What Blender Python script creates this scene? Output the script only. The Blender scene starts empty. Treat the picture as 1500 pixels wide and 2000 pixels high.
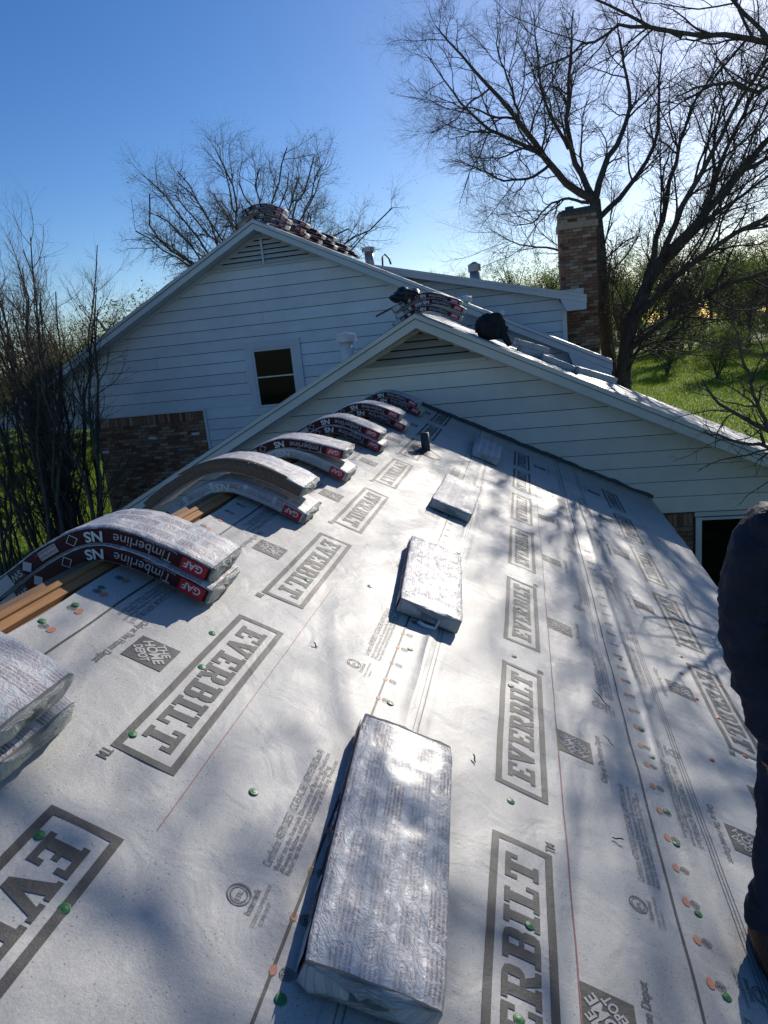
import bpy, math, random
import numpy as np
from mathutils import Vector, Matrix, noise as mnoise

R = math.radians
sc = bpy.context.scene
col = sc.collection
rng = np.random.default_rng(7)
random.seed(7)
GZ = -5.1                                   # ground height; the camera is at the origin

# ------------------------------------------------------------------ camera, sky, sun, exposure
cam = bpy.data.cameras.new('camera')
camo = bpy.data.objects.new('camera', cam)
col.objects.link(camo)
camo.matrix_world = Matrix(((0.97710222, 0.05104657, 0.20655627, 0),
                            (0.18754803, 0.25183924, -0.94942231, 0),
                            (-0.10048373, 0.96642188, 0.236499, 0),
                            (0, 0, 0, 1)))
cam.sensor_fit = 'VERTICAL'
cam.sensor_height = 24.0
cam.lens = 1361.0 / 2000.0 * 24.0
cam.clip_start = 0.05
cam.clip_end = 2000
sc.camera = camo

SUN_AZ, SUN_EL = 20.0, 25.0
world = bpy.data.worlds.new('World')
sc.world = world
world.use_nodes = True
wn = world.node_tree
wn.nodes.clear()
wo = wn.nodes.new('ShaderNodeOutputWorld')
wb = wn.nodes.new('ShaderNodeBackground')
ws = wn.nodes.new('ShaderNodeTexSky')
ws.sky_type = 'NISHITA'
ws.sun_disc = False
ws.sun_elevation = R(SUN_EL)
ws.sun_rotation = R(SUN_AZ)
ws.altitude = 200
ws.air_density = 0.9
ws.dust_density = 0.45
ws.ozone_density = 3.0
wb.inputs['Strength'].default_value = 0.110
hs = wn.nodes.new('ShaderNodeHueSaturation')
hs.inputs['Saturation'].default_value = 1.3
hs.inputs['Hue'].default_value = 0.508
wn.links.new(ws.outputs[0], hs.inputs['Color'])
wn.links.new(hs.outputs[0], wb.inputs['Color'])
wn.links.new(wb.outputs[0], wo.inputs['Surface'])

sun = bpy.data.lights.new('sun', 'SUN')
sun.energy = 5.0
sun.angle = R(0.53)
sun.color = (1.0, 0.93, 0.83)
suno = bpy.data.objects.new('sun', sun)
S = Vector((math.sin(R(SUN_AZ)) * math.cos(R(SUN_EL)), math.cos(R(SUN_AZ)) * math.cos(R(SUN_EL)), math.sin(R(SUN_EL))))
suno.rotation_euler = S.to_track_quat('Z', 'Y').to_euler()
suno.location = S * 60
col.objects.link(suno)

sc.view_settings.view_transform = 'Standard'
sc.view_settings.look = 'None'
sc.view_settings.exposure = 0.12
sc.view_settings.gamma = 1.0

# ------------------------------------------------------------------ material helpers
class NT:
    def __init__(self, name):
        self.m = bpy.data.materials.new(name)
        self.m.use_nodes = True
        self.t = self.m.node_tree
        self.b = self.t.nodes['Principled BSDF']
        self.out = self.t.nodes['Material Output']
    def n(self, kind, **kw):
        nd = self.t.nodes.new(kind)
        for k, v in kw.items():
            if hasattr(nd, k) and k not in nd.inputs:
                setattr(nd, k, v)
            else:
                nd.inputs[k].default_value = v
        return nd
    def l(self, a, b):
        self.t.links.new(a, b)
    def coord(self, which='Object', scale=(1, 1, 1), rot=(0, 0, 0)):
        tc = self.n('ShaderNodeTexCoord')
        mp = self.n('ShaderNodeMapping')
        mp.inputs['Scale'].default_value = scale
        mp.inputs['Rotation'].default_value = rot
        self.l(tc.outputs[which], mp.inputs['Vector'])
        return mp.outputs[0]
    def noise(self, vec, scale=5, detail=4, rough=0.55, out='Fac', dist=0.0):
        nd = self.n('ShaderNodeTexNoise')
        nd.inputs['Scale'].default_value = scale
        nd.inputs['Detail'].default_value = detail
        nd.inputs['Roughness'].default_value = rough
        nd.inputs['Distortion'].default_value = dist
        if vec is not None:
            self.l(vec, nd.inputs['Vector'])
        return nd.outputs[out]
    def ramp(self, fac, stops, interp='LINEAR'):
        nd = self.n('ShaderNodeValToRGB')
        cr = nd.color_ramp
        cr.interpolation = interp
        while len(cr.elements) < len(stops):
            cr.elements.new(0.5)
        for e, (p, c) in zip(cr.elements, stops):
            e.position = p
            e.color = (c, c, c, 1) if isinstance(c, (int, float)) else (*c, 1)
        self.l(fac, nd.inputs['Fac'])
        return nd.outputs['Color']
    def mix(self, fac, a, b, mode='MIX'):
        nd = self.n('ShaderNodeMix', data_type='RGBA', blend_type=mode)
        for sock, v in ((nd.inputs[0], fac), (nd.inputs[6], a), (nd.inputs[7], b)):
            if isinstance(v, (int, float)):
                sock.default_value = v
            elif isinstance(v, tuple):
                sock.default_value = (*v, 1)
            else:
                self.l(v, sock)
        return nd.outputs[2]
    def math(self, op, a, b=0.0):
        nd = self.n('ShaderNodeMath', operation=op)
        for sock, v in ((nd.inputs[0], a), (nd.inputs[1], b)):
            if isinstance(v, (int, float)):
                sock.default_value = v
            else:
                self.l(v, sock)
        return nd.outputs[0]
    def bump(self, h, strength=0.3, dist=0.01, prev=None):
        nd = self.n('ShaderNodeBump')
        nd.inputs['Strength'].default_value = strength
        nd.inputs['Distance'].default_value = dist
        self.l(h, nd.inputs['Height'])
        if prev is not None:
            self.l(prev, nd.inputs['Normal'])
        return nd.outputs[0]
    def fin(self, color=None, rough=None, normal=None, **kw):
        b = self.b
        if color is not None:
            if isinstance(color, tuple):
                b.inputs['Base Color'].default_value = (*color, 1)
            else:
                self.l(color, b.inputs['Base Color'])
        if rough is not None:
            if isinstance(rough, (int, float)):
                b.inputs['Roughness'].default_value = rough
            else:
                self.l(rough, b.inputs['Roughness'])
        if normal is not None:
            self.l(normal, b.inputs['Normal'])
        for k, v in kw.items():
            k2 = {'spec': 'Specular IOR Level', 'trans': 'Transmission Weight', 'metal': 'Metallic', 'coat': 'Coat Weight',
                  'coatr': 'Coat Roughness', 'alpha': 'Alpha', 'sheen': 'Sheen Weight'}.get(k, k)
            if isinstance(v, (int, float)):
                b.inputs[k2].default_value = v
            else:
                self.l(v, b.inputs[k2])
        return self.m

def simple(name, c, rough=0.6, var=0.12, nscale=6, bscale=60, bstr=0.15, bdist=0.004, spec=0.4, coord='Object', obj_var=0.0, **kw):
    t = NT(name)
    v = t.coord(coord)
    f = t.noise(v, nscale, 5)
    lo = tuple(x * (1 - var) for x in c)
    hi = tuple(min(1, x * (1 + var)) for x in c)
    cc = t.ramp(f, [(0.3, lo), (0.7, hi)])
    if obj_var:
        oi = t.n('ShaderNodeObjectInfo')
        k = t.ramp(oi.outputs['Random'], [(0, 1 - obj_var), (1, 1 + obj_var)])
        cc = t.mix(1.0, cc, k, 'MULTIPLY')
    nb = t.bump(t.noise(v, bscale, 4), bstr, bdist)
    return t.fin(cc, rough, nb, spec=spec, **kw)

# ---- felt underlayment
def felt_bump(t, v):
    # fine woven tooth, soft ripples running across the roof, and a few long puckers
    sep = t.n('ShaderNodeSeparateXYZ'); t.l(v, sep.inputs[0])
    mp = t.n('ShaderNodeMapping'); mp.inputs['Scale'].default_value = (3.0, 13, 1); mp.inputs['Rotation'].default_value = (0, 0, R(-14)); t.l(v, mp.inputs['Vector'])
    rip = t.noise(mp.outputs[0], 1.0, 3, 0.5, dist=0.8)
    mp2 = t.n('ShaderNodeMapping'); mp2.inputs['Scale'].default_value = (3, 22, 1); mp2.inputs['Rotation'].default_value = (0, 0, R(-8)); t.l(v, mp2.inputs['Vector'])
    rip2 = t.noise(mp2.outputs[0], 1.0, 2, 0.5, dist=0.5)
    far = t.math('MULTIPLY', t.math('SUBTRACT', sep.outputs[1], 2.6), 0.2)
    nd = t.n('ShaderNodeClamp'); t.l(far, nd.inputs[0]); far = nd.outputs[0]
    r2 = t.math('MULTIPLY', rip2, far)
    ripm = t.math('ADD', t.math('MULTIPLY', rip, t.math('ADD', t.math('MULTIPLY', far, 0.9), 0.0)), r2)
    n1 = t.bump(ripm, 0.7, 0.012)
    fine = t.noise(v, 160, 4, 0.75)
    n2 = t.bump(fine, 0.4, 0.0022, n1)
    soft = t.noise(v, 6, 3, 0.5, dist=0.6)
    n3 = t.bump(soft, 0.45, 0.013, n2)
    pk = t.noise(v, 1.8, 2, 0.5, dist=0.5)
    return t.bump(pk, 0.4, 0.025, n3)

def make_felt():
    t = NT('felt')
    v = t.coord('Object')
    big = t.noise(v, 1.3, 5, 0.6)
    base = t.ramp(big, [(0.3, (0.40, 0.392, 0.375)), (0.7, (0.50, 0.490, 0.467))])
    fl = t.noise(v, 130, 5, 0.8)
    base = t.mix(1.0, base, t.ramp(fl, [(0.3, 0.72), (0.65, 1.08)]), 'MULTIPLY')
    sp = t.n('ShaderNodeTexVoronoi', feature='F1'); sp.inputs['Scale'].default_value = 62; t.l(v, sp.inputs['Vector'])
    sel = t.noise(v, 19, 2)
    spk = t.math('MULTIPLY', t.math('LESS_THAN', sp.outputs['Distance'], 0.17), t.math('GREATER_THAN', sel, 0.50))
    base = t.mix(t.math('MULTIPLY', spk, 0.6), base, (0.12, 0.10, 0.085))
    dirt = t.noise(v, 3.4, 6, 0.7)
    base = t.mix(t.ramp(dirt, [(0.53, 0.0), (0.8, 0.4)]), base, (0.30, 0.28, 0.25))
    return t.fin(base, t.ramp(fl, [(0.3, 0.42), (0.7, 0.58)]), felt_bump(t, v), spec=0.5)
def make_ink(name, c):
    t = NT(name)
    v = t.coord('Object')
    fl = t.noise(v, 300, 4, 0.8)
    cc = t.mix(t.ramp(fl, [(0.45, 0.0), (0.75, 0.35)]), c, (0.26, 0.26, 0.26))
    return t.fin(cc, 0.55, felt_bump(t, v), spec=0.4)
M = {}
M['felt'] = make_felt()
M['ink'] = make_ink('felt_print', (0.034, 0.033, 0.033))
M['ink_light'] = make_ink('felt_print_small', (0.13, 0.127, 0.122))
M['ink_orange'] = make_ink('felt_print_orange', (0.55, 0.20, 0.10))
M['chalk'] = make_ink('red_chalk', (0.33, 0.09, 0.08))
M['felt_knock'] = make_ink('felt_knockout', (0.38, 0.38, 0.38))

def make_siding(name, c):
    t = NT(name)
    v = t.coord('Object')
    mp = t.n('ShaderNodeMapping'); mp.inputs['Scale'].default_value = (1.2, 1, 30); t.l(v, mp.inputs['Vector'])
    grain = t.noise(mp.outputs[0], 3, 5, 0.6)
    blot = t.noise(v, 1.7, 5, 0.65)
    cc = t.mix(t.ramp(blot, [(0.35, 0.0), (0.75, 0.5)]), c, tuple(x * 0.70 for x in c))
    cc = t.mix(1.0, cc, t.ramp(grain, [(0.2, 0.93), (0.7, 1.04)]), 'MULTIPLY')
    oi = t.n('ShaderNodeObjectInfo')
    cc = t.mix(1.0, cc, t.ramp(oi.outputs['Random'], [(0, 0.93), (1, 1.05)]), 'MULTIPLY')
    return t.fin(cc, 0.55, t.bump(grain, 0.25, 0.004), spec=0.35)
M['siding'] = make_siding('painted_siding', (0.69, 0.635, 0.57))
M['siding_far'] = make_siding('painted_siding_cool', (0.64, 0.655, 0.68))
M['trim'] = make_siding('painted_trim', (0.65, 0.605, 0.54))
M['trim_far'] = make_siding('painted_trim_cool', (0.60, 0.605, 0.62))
M['dark'] = simple('dark_recess', (0.02, 0.02, 0.022), 0.9)
M['louver'] = make_siding('louver_paint', (0.36, 0.345, 0.31))
M['wood'] = None
def make_wood(name, a, b, axis=(1, 30, 30)):
    t = NT(name)
    v = t.coord('Object', axis)
    f = t.noise(v, 2.2, 6, 0.65, dist=0.6)
    cc = t.ramp(f, [(0.25, a), (0.75, b)])
    return t.fin(cc, 0.7, t.bump(f, 0.3, 0.004), spec=0.25)
M['wood'] = make_wood('raw_lumber', (0.22, 0.10, 0.04), (0.42, 0.23, 0.095), (30, 1.2, 30))
M['wood_old'] = make_wood('old_decking', (0.13, 0.075, 0.045), (0.30, 0.18, 0.10), (30, 1.2, 30))
def make_brick(name):
    t = NT(name)
    v = t.coord('Object')
    oi = t.n('ShaderNodeObjectInfo'); ge = t.n('ShaderNodeNewGeometry')
    rnd = t.math('FRACT', t.math('ADD', oi.outputs['Random'], ge.outputs['Random Per Island']))
    base = t.ramp(rnd, [(0.0, (0.15, 0.058, 0.035)), (0.25, (0.27, 0.135, 0.085)), (0.5, (0.37, 0.225, 0.145)), (0.75, (0.24, 0.095, 0.055)), (0.93, (0.44, 0.33, 0.24)), (1.0, (0.05, 0.035, 0.03))])
    f = t.noise(v, 26, 6, 0.7)
    cc = t.mix(1.0, base, t.ramp(f, [(0.25, 0.6), (0.75, 1.3)]), 'MULTIPLY')
    return t.fin(cc, 0.9, t.bump(t.noise(v, 90, 5, 0.7), 0.5, 0.006), spec=0.2)
M['brick'] = make_brick('brick')
M['brick_white'] = simple('paint_splashed_brick', (0.55, 0.55, 0.56), 0.8)
M['mortar'] = simple('mortar', (0.10, 0.085, 0.07), 0.95, 0.25, 20)
M['glass'] = NT('window_glass').fin((0.004, 0.0045, 0.005), 0.05, None, spec=0.07)
M['metal_white'] = simple('white_painted_metal', (0.62, 0.62, 0.60), 0.4, 0.1, 4)
M['metal_grey'] = simple('galvanised_metal', (0.32, 0.33, 0.34), 0.38, 0.2, 9, metal=0.7)
M['metal_dark'] = simple('dark_pipe', (0.05, 0.05, 0.055), 0.5, 0.2, 9)
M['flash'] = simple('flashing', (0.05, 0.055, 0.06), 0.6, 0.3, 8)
M['shingle'] = simple('shingle_granules', (0.17, 0.11, 0.08), 0.95, 0.35, 120, 260, 0.7, 0.003, 0.15)
M['black_cloth'] = simple('black_cloth', (0.012, 0.012, 0.014), 0.75, 0.3, 12, 35, 0.5, 0.01)
M['black_plastic'] = simple('black_plastic', (0.01, 0.01, 0.012), 0.32, 0.2, 12, 22, 0.6, 0.012)
M['clear_wrap'] = simple('loose_clear_wrap', (0.60, 0.61, 0.62), 0.22, 0.15, 12, 30, 0.9, 0.012)

# ---- bundle wrappers (UV in metres: u along, v round the bundle)
def make_wrap_top(name, gloss, printing, tint=0.32, bs=0.75, coat=0.08):
    t = NT(name)
    uv = t.n('ShaderNodeTexCoord').outputs['UV']
    mp = t.n('ShaderNodeMapping'); mp.inputs['Scale'].default_value = (1, 1, 1); t.l(uv, mp.inputs['Vector'])
    br = t.n('ShaderNodeTexBrick'); br.offset = 0.4
    for k, val in (('Scale', 1.0), ('Mortar Size', 0.012), ('Brick Width', 0.19), ('Row Height', 0.085), ('Mortar Smooth', 0.1)):
        br.inputs[k].default_value = val
    br.inputs['Color1'].default_value = (1, 1, 1, 1); br.inputs['Color2'].default_value = (0.45, 0.45, 0.45, 1); br.inputs['Mortar'].default_value = (0, 0, 0, 1)
    t.l(mp.outputs[0], br.inputs['Vector'])
    wv = t.n('ShaderNodeTexWave', bands_direction='Y'); wv.inputs['Scale'].default_value = 24; wv.inputs['Distortion'].default_value = 0.15; t.l(mp.outputs[0], wv.inputs['Vector'])
    mp3 = t.n('ShaderNodeMapping'); mp3.inputs['Scale'].default_value = (110, 24, 1); t.l(uv, mp3.inputs['Vector'])
    chars = t.noise(mp3.outputs[0], 1.0, 2, 0.6)
    txt = t.math('MULTIPLY', t.math('GREATER_THAN', wv.outputs['Fac'], 0.45), t.math('GREATER_THAN', chars, 0.42))
    txt = t.math('MULTIPLY', txt, br.outputs['Color'])
    mp4 = t.n('ShaderNodeMapping'); mp4.inputs['Scale'].default_value = (0.75, 1.15, 1) if gloss < 0.4 else (1, 1, 1); t.l(uv, mp4.inputs['Vector'])
    cr = t.noise(mp4.outputs[0], 20, 5, 0.68, dist=1.5)
    patch = t.noise(uv, 5, 3, 0.6)
    txt = t.math('MULTIPLY', txt, t.ramp(patch, [(0.35, 0.3), (0.6, 1.0)]))
    blk = t.mix(t.math('MULTIPLY', br.outputs['Color'], tint), (0.53, 0.53, 0.535), (0.36, 0.25, 0.255))
    base = t.mix(t.math('MULTIPLY', txt, printing), blk, (0.13, 0.055, 0.06))
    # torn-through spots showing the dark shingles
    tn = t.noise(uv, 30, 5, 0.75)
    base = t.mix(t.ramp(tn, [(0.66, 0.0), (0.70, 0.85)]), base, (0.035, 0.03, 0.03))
    n1 = t.bump(cr, bs, 0.010)
    n2 = t.bump(t.noise(uv, 110, 4, 0.7, dist=0.8), 0.5, 0.003, n1)
    return t.fin(base, gloss, n2, spec=0.5, coat=coat, coatr=0.25)
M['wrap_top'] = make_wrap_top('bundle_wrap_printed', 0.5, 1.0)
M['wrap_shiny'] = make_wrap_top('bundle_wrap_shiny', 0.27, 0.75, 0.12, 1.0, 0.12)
def make_wrap_plain(name, c, rough, b=0.8, sp=0.5):
    t = NT(name)
    uv = t.n('ShaderNodeTexCoord').outputs['UV']
    cr = t.noise(uv, 17, 4, 0.6, dist=1.2)
    f = t.noise(uv, 8, 4)
    cc = t.ramp(f, [(0.3, tuple(x * 0.8 for x in c)), (0.7, tuple(min(1, x * 1.12) for x in c))])
    n1 = t.bump(cr, b, 0.012)
    n2 = t.bump(t.noise(uv, 70, 4, 0.7), 0.35, 0.003, n1)
    return t.fin(cc, rough, n2, spec=sp)
M['wrap_end'] = make_wrap_plain('bundle_wrap_end', (0.50, 0.495, 0.475), 0.4, 1.0)
M['wrap_side'] = make_wrap_plain('bundle_wrap_maroon', (0.056, 0.013, 0.016), 0.62, 0.5, 0.22)
M['lab_white'] = simple('label_white', (0.62, 0.62, 0.63), 0.45, 0.05)
M['lab_grey'] = simple('label_grey', (0.40, 0.40, 0.41), 0.45, 0.05)
M['lab_red'] = simple('label_red', (0.46, 0.022, 0.03), 0.42, 0.08)
M['lab_navy'] = simple('label_navy', (0.022, 0.025, 0.045), 0.42, 0.08)
M['cap_green'] = simple('green_cap', (0.03, 0.16, 0.05), 0.45, 0.15, 40)
M['cap_red'] = simple('red_cap', (0.45, 0.05, 0.05), 0.3, 0.15, 40)
M['nail'] = simple('nail_head', (0.35, 0.35, 0.36), 0.35, 0.1, metal=0.8)

# ---- vegetation, ground, person
def make_bark(name, a, b):
    t = NT(name)
    v = t.coord('Object', (6, 6, 1.3))
    f = t.noise(v, 4, 6, 0.7)
    cc = t.ramp(f, [(0.3, a), (0.7, b)])
    return t.fin(cc, 0.9, t.bump(f, 0.6, 0.03), spec=0.15)
M['bark'] = make_bark('bark_dark', (0.05, 0.041, 0.034), (0.15, 0.125, 0.10))
M['bark_grey'] = make_bark('bark_grey', (0.06, 0.052, 0.045), (0.16, 0.14, 0.12))
M['twig'] = simple('twig_bark', (0.085, 0.068, 0.056), 0.85, 0.3, 3, spec=0.15)
M['twig_grey'] = simple('twig_bark_grey', (0.11, 0.095, 0.08), 0.85, 0.3, 3, spec=0.15)
def make_leaf(name, c, tr=0.45):
    t = NT(name)
    v = t.coord('Object')
    f = t.noise(v, 1.4, 4, 0.7)
    cc = t.ramp(f, [(0.3, tuple(x * 0.6 for x in c)), (0.7, tuple(x * 1.3 for x in c))])
    t.fin(cc, 0.6, None, spec=0.25)
    tl = t.n('ShaderNodeBsdfTranslucent'); t.l(cc, tl.inputs['Color'])
    ms = t.n('ShaderNodeMixShader'); ms.inputs[0].default_value = tr
    t.l(t.b.outputs[0], ms.inputs[1]); t.l(tl.outputs[0], ms.inputs[2]); t.l(ms.outputs[0], t.out.inputs['Surface'])
    return t.m
M['leaf_bud'] = make_leaf('leaf_bud', (0.16, 0.18, 0.045))
M['leaf_green'] = make_leaf('leaf_green', (0.17, 0.23, 0.04))
M['leaf_dark'] = make_leaf('leaf_dark', (0.07, 0.11, 0.03))
M['grass'] = make_leaf('grass_blade', (0.17, 0.25, 0.022), 0.55)
def make_ground():
    t = NT('lawn')
    v = t.coord('Object')
    f = t.noise(v, 0.16, 6, 0.6)
    g = t.noise(v, 2.2, 5, 0.7)
    cc = t.ramp(f, [(0.3, (0.11, 0.18, 0.018)), (0.55, (0.14, 0.22, 0.024)), (0.75, (0.19, 0.21, 0.045))])
    cc = t.mix(1.0, cc, t.ramp(g, [(0.25, 0.6), (0.75, 1.25)]), 'MULTIPLY')
    lv = t.noise(v, 0.9, 6, 0.75)
    cc = t.mix(t.ramp(lv, [(0.66, 0.0), (0.78, 0.6)]), cc, (0.12, 0.075, 0.04))
    n1 = t.bump(t.noise(v, 9, 5, 0.8), 0.9, 0.08)
    return t.fin(cc, 0.85, n1, spec=0.15)
M['lawn'] = make_ground()
M['jacket'] = simple('navy_jacket', (0.013, 0.017, 0.030), 0.75, 0.35, 9, 14, 0.9, 0.03, 0.3)
M['jeans'] = simple('dark_denim', (0.020, 0.026, 0.045), 0.85, 0.35, 14, 300, 0.35, 0.002, 0.2)
M['boot'] = simple('brown_boot_leather', (0.075, 0.030, 0.016), 0.65, 0.5, 30, 40, 0.8, 0.008)
M['sole'] = simple('black_rubber', (0.012, 0.012, 0.012), 0.7)
M['lace'] = simple('dark_lace', (0.02, 0.018, 0.018), 0.8)
M['glove'] = simple('tan_glove', (0.34, 0.17, 0.07), 0.7, 0.25, 20)
M['skin'] = simple('skin', (0.42, 0.24, 0.17), 0.5, 0.08)
M['hair'] = simple('dark_hair', (0.015, 0.011, 0.009), 0.6)

# ------------------------------------------------------------------ object helpers
def mesh_of(name, verts, faces, mats=(), mat_idx=None, smooth=False, uv=None):
    me = bpy.data.meshes.new(name)
    me.from_pydata([tuple(v) for v in verts], [], [tuple(f) for f in faces])
    for m in mats:
        me.materials.append(m)
    if mat_idx is not None:
        me.polygons.foreach_set('material_index', np.asarray(mat_idx, dtype=np.int32))
    if smooth:
        me.polygons.foreach_set('use_smooth', np.ones(len(me.polygons), dtype=bool))
    if uv is not None:
        ul = me.uv_layers.new(name='UVMap')
        li = np.zeros(len(me.loops), dtype=np.int32)
        me.loops.foreach_get('vertex_index', li)
        ul.data.foreach_set('uv', np.asarray(uv, dtype=np.float32)[li].ravel())
    me.update()
    return me

def fast_mesh(name, V, F, mats, smooth=True):
    """V (n,3), F (m,k) int with constant k"""
    me = bpy.data.meshes.new(name)
    V = np.asarray(V, dtype=np.float32); F = np.asarray(F, dtype=np.int32)
    me.vertices.add(len(V)); me.vertices.foreach_set('co', V.ravel())
    k = F.shape[1]
    me.loops.add(F.size); me.loops.foreach_set('vertex_index', F.ravel())
    me.polygons.add(len(F))
    me.polygons.foreach_set('loop_start', np.arange(0, F.size, k, dtype=np.int32))
    me.polygons.foreach_set('loop_total', np.full(len(F), k, dtype=np.int32))
    if smooth:
        me.polygons.foreach_set('use_smooth', np.ones(len(F), dtype=bool))
    me.update(calc_edges=True)
    for m in mats:
        me.materials.append(m)
    return me

def link(name, me, parent=None):
    o = bpy.data.objects.new(name, me)
    col.objects.link(o)
    if parent is not None:
        o.parent = parent
        if parent.type == 'EMPTY':
            o.matrix_parent_inverse = Matrix.Translation(-Vector(parent.location))
    return o

def tag(o, label=None, cat=None, group=None, kind=None):
    if label: o['label'] = label
    if cat: o['category'] = cat
    if group: o['group'] = group
    if kind: o['kind'] = kind
    return o

def thing(name, label, cat, loc=(0, 0, 0), group=None):
    o = bpy.data.objects.new(name, None)
    o.empty_display_size = 0.2
    o.location = loc
    col.objects.link(o)
    return tag(o, label, cat, group)

class MB:
    """collects boxes, prisms and tubes for one mesh"""
    def __init__(self):
        self.v = []; self.f = []; self.mi = []
    def add(self, vs, fs, mi=0):
        b = len(self.v)
        self.v += [tuple(p) for p in vs]
        self.f += [tuple(b + i for i in f) for f in fs]
        self.mi += [mi] * len(fs)
        return self
    def box(self, x0, x1, y0, y1, z0, z1, mi=0):
        vs = [(x, y, z) for z in (z0, z1) for y in (y0, y1) for x in (x0, x1)]
        return self.add(vs, [(0, 2, 3, 1), (4, 5, 7, 6), (0, 1, 5, 4), (2, 6, 7, 3), (0, 4, 6, 2), (1, 3, 7, 5)], mi)
    def hexa(self, a, b, mi=0):
        """a: 4 points, b: 4 points opposite"""
        return self.add(list(a) + list(b), [(0, 1, 2, 3), (7, 6, 5, 4), (0, 4, 5, 1), (1, 5, 6, 2), (2, 6, 7, 3), (3, 7, 4, 0)], mi)
    def prism_y(self, poly, y0, y1, mi=0):
        """poly in (x,z), extruded along y"""
        n = len(poly)
        vs = [(x, y0, z) for x, z in poly] + [(x, y1, z) for x, z in poly]
        fs = [tuple(range(n)), tuple(range(2 * n - 1, n - 1, -1))] + [(i, n + i, n + (i + 1) % n, (i + 1) % n) for i in range(n)]
        return self.add(vs, fs, mi)
    def tube(self, pts, rads, k=8, caps=True, mi=0):
        pts = [Vector(p) for p in pts]
        b = len(self.v); n = len(pts)
        for i, p in enumerate(pts):
            t = (pts[min(i + 1, n - 1)] - pts[max(i - 1, 0)]).normalized()
            a = Vector((0, 0, 1)) if abs(t.z) < 0.9 else Vector((1, 0, 0))
            u = t.cross(a).normalized(); w = t.cross(u)
            r = rads[i] if hasattr(rads, '__len__') else rads
            for j in range(k):
                q = p + (u * math.cos(6.28318 * j / k) + w * math.sin(6.28318 * j / k)) * r
                self.v.append(tuple(q))
        for i in range(n - 1):
            for j in range(k):
                self.f.append((b + i * k + j, b + i * k + (j + 1) % k, b + (i + 1) * k + (j + 1) % k, b + (i + 1) * k + j)); self.mi.append(mi)
        if caps:
            self.f.append(tuple(b + j for j in reversed(range(k)))); self.mi.append(mi)
            self.f.append(tuple(b + (n - 1) * k + j for j in range(k))); self.mi.append(mi)
        return self
    def build(self, name, mats, parent=None, smooth=False, mesh_only=False):
        if not isinstance(mats, (list, tuple)): mats = [mats]
        me = mesh_of(name, self.v, self.f, mats, self.mi, smooth)
        if mesh_only: return me
        return link(name, me, parent)

ORD = ['first', 'second', 'third', 'fourth', 'fifth', 'sixth', 'seventh', 'eighth', 'ninth', 'tenth', 'eleventh', 'twelfth', 'thirteenth', 'fourteenth', 'fifteenth', 'sixteenth', 'seventeenth', 'eighteenth', 'nineteenth', 'twentieth']

# ---- text outlines from the built-in font, made first while the scene is still small
_txt = {}
def text_geo(s, bold=0.0):
    """returns verts (n,2), faces; capital height about 0.7, starts at x=0 on the baseline"""
    key = (s, bold)
    if key not in _txt:
        c = bpy.data.curves.new('t', 'FONT'); c.body = s; c.resolution_u = 3; c.offset = bold
        o = bpy.data.objects.new('t', c); col.objects.link(o)
        bpy.context.view_layer.update()
        me = bpy.data.meshes.new_from_object(o.evaluated_get(bpy.context.evaluated_depsgraph_get()))
        V = np.array([(v.co.x, v.co.y) for v in me.vertices]); F = [tuple(p.vertices) for p in me.polygons]
        bpy.data.objects.remove(o); bpy.data.curves.remove(c); bpy.data.meshes.remove(me)
        _txt[key] = (V, F)
    return _txt[key]
for s_, b_ in (('Timberline', 0), ('NS', 0.03), ('GAF', 0.02), ('Natural Shadow Shingles', 0), ('SW', 0.02), ('TM', 0.015), ('Only at The Home Depot', 0.01), ('THE', 0.03), ('HOME', 0.03), ('DEPOT', 0.03),
               ('Certified to: ASTM D8257 | ICC-ES AC188 | ASTM E108 (Class A)', 0), ('Refer to the Intertek Directory of Building Products', 0), ('Always follow safety requirements for roofing', 0), ('ETL', 0.02), ('Intertek', 0.01),
               ('CODE COMPLIANCE', 0), ('CCRR-0427', 0), ('DO NOT DOUBLE', 0.01), ('STACK PALLETS', 0.01)):
    text_geo(s_, b_)

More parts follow.
